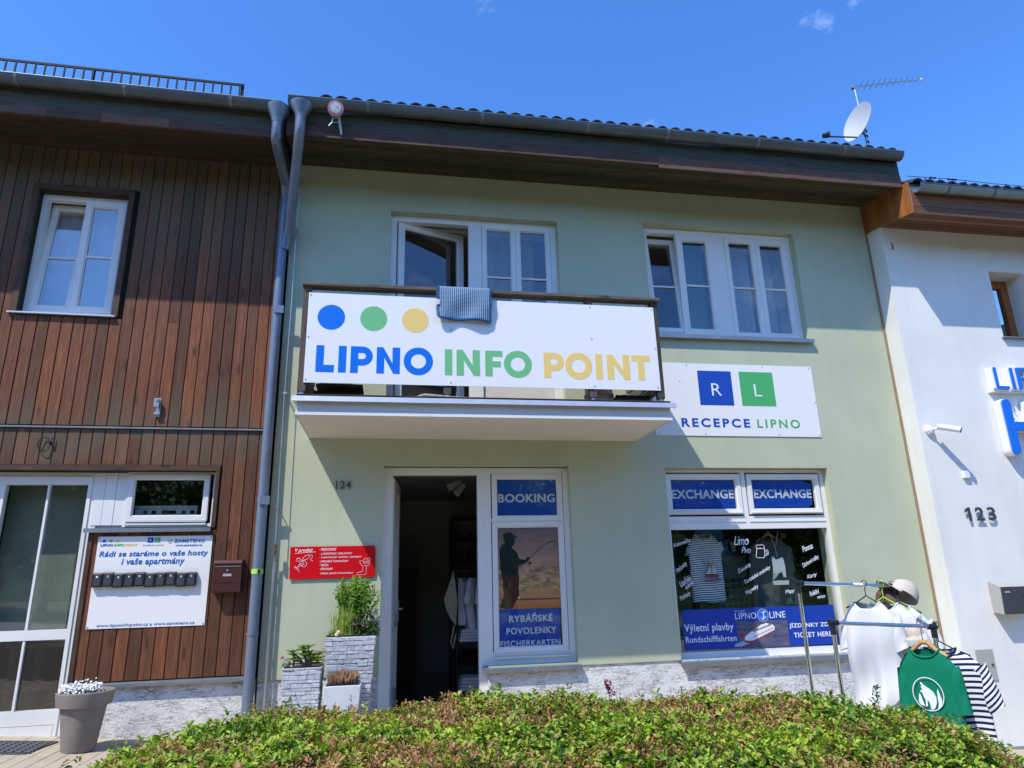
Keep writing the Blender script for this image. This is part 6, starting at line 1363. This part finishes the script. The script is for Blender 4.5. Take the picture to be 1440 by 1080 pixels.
MB().prism(G, [(3.41, 1.555), (3.475, 1.555), (3.475, 1.65)], -.262, -.255).prism(G, [(3.485, 1.555), (3.55, 1.555), (3.535, 1.60), (3.50, 1.66)], -.262, -.255).build('sail', WHITEC, BT)
MB().prism(G, [(3.42, 1.515), (3.55, 1.515), (3.56, 1.548), (3.41, 1.548)], -.265, -.25).build('hull', plain('red_toy_paint', (.45, .04, .03), .5).m, BT); MB().prism(G, [(3.39, 1.485), (3.58, 1.485), (3.60, 1.512), (3.40, 1.512)], -.262, -.255).build('waves', plain('blue_toy_paint', (.10, .20, .50), .5).m, BT)
SW2, X2 = shirt('grey_shirt', 'long dark grey top on a wooden hanger in the shop window', 'shirts in the shop window', (4.30, .42, 2.06), GREYC, 0, W=.24, H=.88, drop=.12, sleeve=.30, depth=.04, seed=33, neck=.10, folds=.012, arm_down=.97, flare=.05)
hanger('light wooden hanger in the shop window', 'hangers in the shop window', X2, (4.30, .42, 2.06), WOODL, True, .12, .16)
DG = thing('white_dog_ornament', 'white dog shaped ornament hanging on cords before the grey top', 'ornament', (4.28, .3, 1.5))
MB().prism(G, [(4.20, 1.47), (4.22, 1.60), (4.215, 1.72), (4.24, 1.73), (4.26, 1.69), (4.30, 1.70), (4.35, 1.72), (4.365, 1.62), (4.36, 1.50), (4.335, 1.50), (4.32, 1.56), (4.27, 1.54), (4.24, 1.50)], -.262, -.25).prism(G, [(4.20, 1.42), (4.38, 1.42), (4.39, 1.465), (4.19, 1.465)], -.262, -.25).build('figure', WHITEC, DG)
MB().tube([G.p(4.29, -.256, 1.72), G.p(4.27, -.256, 1.85), G.p(4.22, -.256, 2.0)], .004, 5).tube([G.p(4.29, -.256, 1.85), G.p(4.33, -.256, 2.0)], .004, 5).build('cord', plain('pale_cord', (.5, .4, .35), .8).m, DG)
SR = thing('sunglasses_stand', 'grey display stand with rows of round dark lenses in the shop window', 'display stand', (3.9, .6, .9))
MB().box(G, 3.72, 4.10, -.66, -.64, .8, 1.75).build('panel', plain('grey_panel', (.13, .15, .13), .6).m, SR)
for r_ in range(6):
    for c_ in range(5): disc(G, 3.765+c_*.073, 1.12+r_*.072, .026, -.639, -.62, 14).build('lens', BLACKP, SR)
for i, (x, z, w, h, c) in enumerate(((3.05, 1.62, .22, .30, (.05, .09, .05)), (3.07, 1.30, .2, .26, (.04, .10, .04)), (3.1, .9, .3, .25, (.06, .12, .03)), (3.55, 1.85, .35, .28, (.01, .08, .30)), (3.3, 1.9, .12, .12, (.08, .12, .06)), (3.95, 1.8, .10, .12, (.30, .28, .2)), (4.68, 1.72, .10, .12, (.0, .25, .33)), (3.83, 1.72, .16, .22, (.02, .15, .5)), (4.66, 1.95, .06, .06, (.10, .2, .03)), (3.0, 1.9, .3, .14, (.10, .12, .05)))):
    M_ = plain('display_card_%d' % i, tuple(min(.8, q*1.8) for q in c), .6, var=.1).m; b_ = MB().box(G, x, x+w, -.76, -.74, z, z+h); solo(b_, 'display_card', M_, ['dark green picture card at the left of the window display', 'green picture card below the dark one at the left', 'green leafy card near the banner at the left', 'large blue card at the top behind the striped top', 'small olive card at the top left', 'small cream card left of the beer mug drawing', 'small turquoise card at the top right', 'bright blue card behind the beer mug drawing', 'tiny green card above the turquoise one', 'wide olive card in the top left corner'][i], 'card', 'cards in the window display')
ML = thing('milk_crate', 'pale grey plastic crate standing behind the small window of the wooden house', 'crate', LF.p(-.95, -.3, 2.2))
mc = MB(); s0, s1, z0, z1 = -1.26, -.70, 2.215, 2.33; holes = [(s0+.07, s0+.11), (s0+.15, s0+.19), (s0+.24, s0+.37), (s0+.42, s0+.46), (s0+.50, s0+.54)]
walls(LF, s0, s1, z0, z1, [(a, b, z0+.035, z0+.07) for a, b in holes], .012, mc, o=-.22); mc.build('front', plain('pale_grey_plastic', (.42, .45, .43), .5).m, ML)
MB().box(LF, s0, s1, -.60, -.234, z0, z0+.01).box(LF, s0, s0+.012, -.60, -.234, z0+.01, z1).box(LF, s1-.012, s1, -.60, -.234, z0+.01, z1).box(LF, s0-.005, s1+.005, -.219, -.212, z1-.022, z1).build('sides', BEIGEM, ML)
TBL = thing('table', 'plain wooden table behind the glazed door of the wooden house', 'table', LF.p(-2.0, -1.2, .32))
MB().box(LF, -2.5, -1.7, -1.6, -.9, 1.02, 1.06).build('top', WOODL, TBL)
for s in (-2.45, -1.78):
    for o_ in (-1.55, -.98): MB().box(LF, s, s+.06, o_, o_+.06, .32, 1.02).build('leg', WOODL, TBL)

# ================================================================== trees across the road (seen in the panes)
def tree(i, x, y, h):
    T = thing('roadside_tree', ['broad', 'slender', 'rounded', 'low bushy', 'tall', 'leaning', 'dense', 'airy', 'young', 'old', 'dark', 'pale', 'twin-stemmed', 'spreading'][i] + ' green tree across the road behind the viewer', 'tree', (x, y, gz(x)), 'trees across the road')
    b = Vector((x, y, gz(x)-.05)); MB().tube([b, b+Vector((.1, 0, h*.3)), b+Vector((-.05, .1, h*.6)), b+Vector((0, 0, h*.85))], [.17, .13, .08, .02], 8).build('trunk', BROWNC, T)
    n = 6500; P = []
    cs = [(b + Vector((npr.normal(0, h*.17), npr.normal(0, h*.14), npr.uniform(.30, .88)*h)), npr.uniform(.15, .25)*h) for _ in range(13)]
    C = []; Pn = []
    for c, r in cs:
        k = n//13; d = npr.normal(size=(k, 3)); d /= np.linalg.norm(d, axis=1, keepdims=True); Pn.append(np.array(c)+d*r*npr.uniform(.4, 1, (k, 1))); C.append(d)
    Pn = np.concatenate(Pn); C = np.concatenate(C); m_ = len(Pn); t = npr.uniform(0, 1, (m_, 1))
    leaf_mesh('crown', Pn, C+npr.normal(0, .5, (m_, 3)), npr.normal(0, 1, (m_, 3)), np.full(m_, .24), np.full(m_, .19), (1-t)*np.array([.05, .10, .02])+t*np.array([.13, .21, .05]), LEAF, T)
for i in range(14): tree(i, -19+i*3.5+rnd.uniform(-.6, .6), -20-rnd.uniform(0, 4), rnd.uniform(8.0, 10.0))
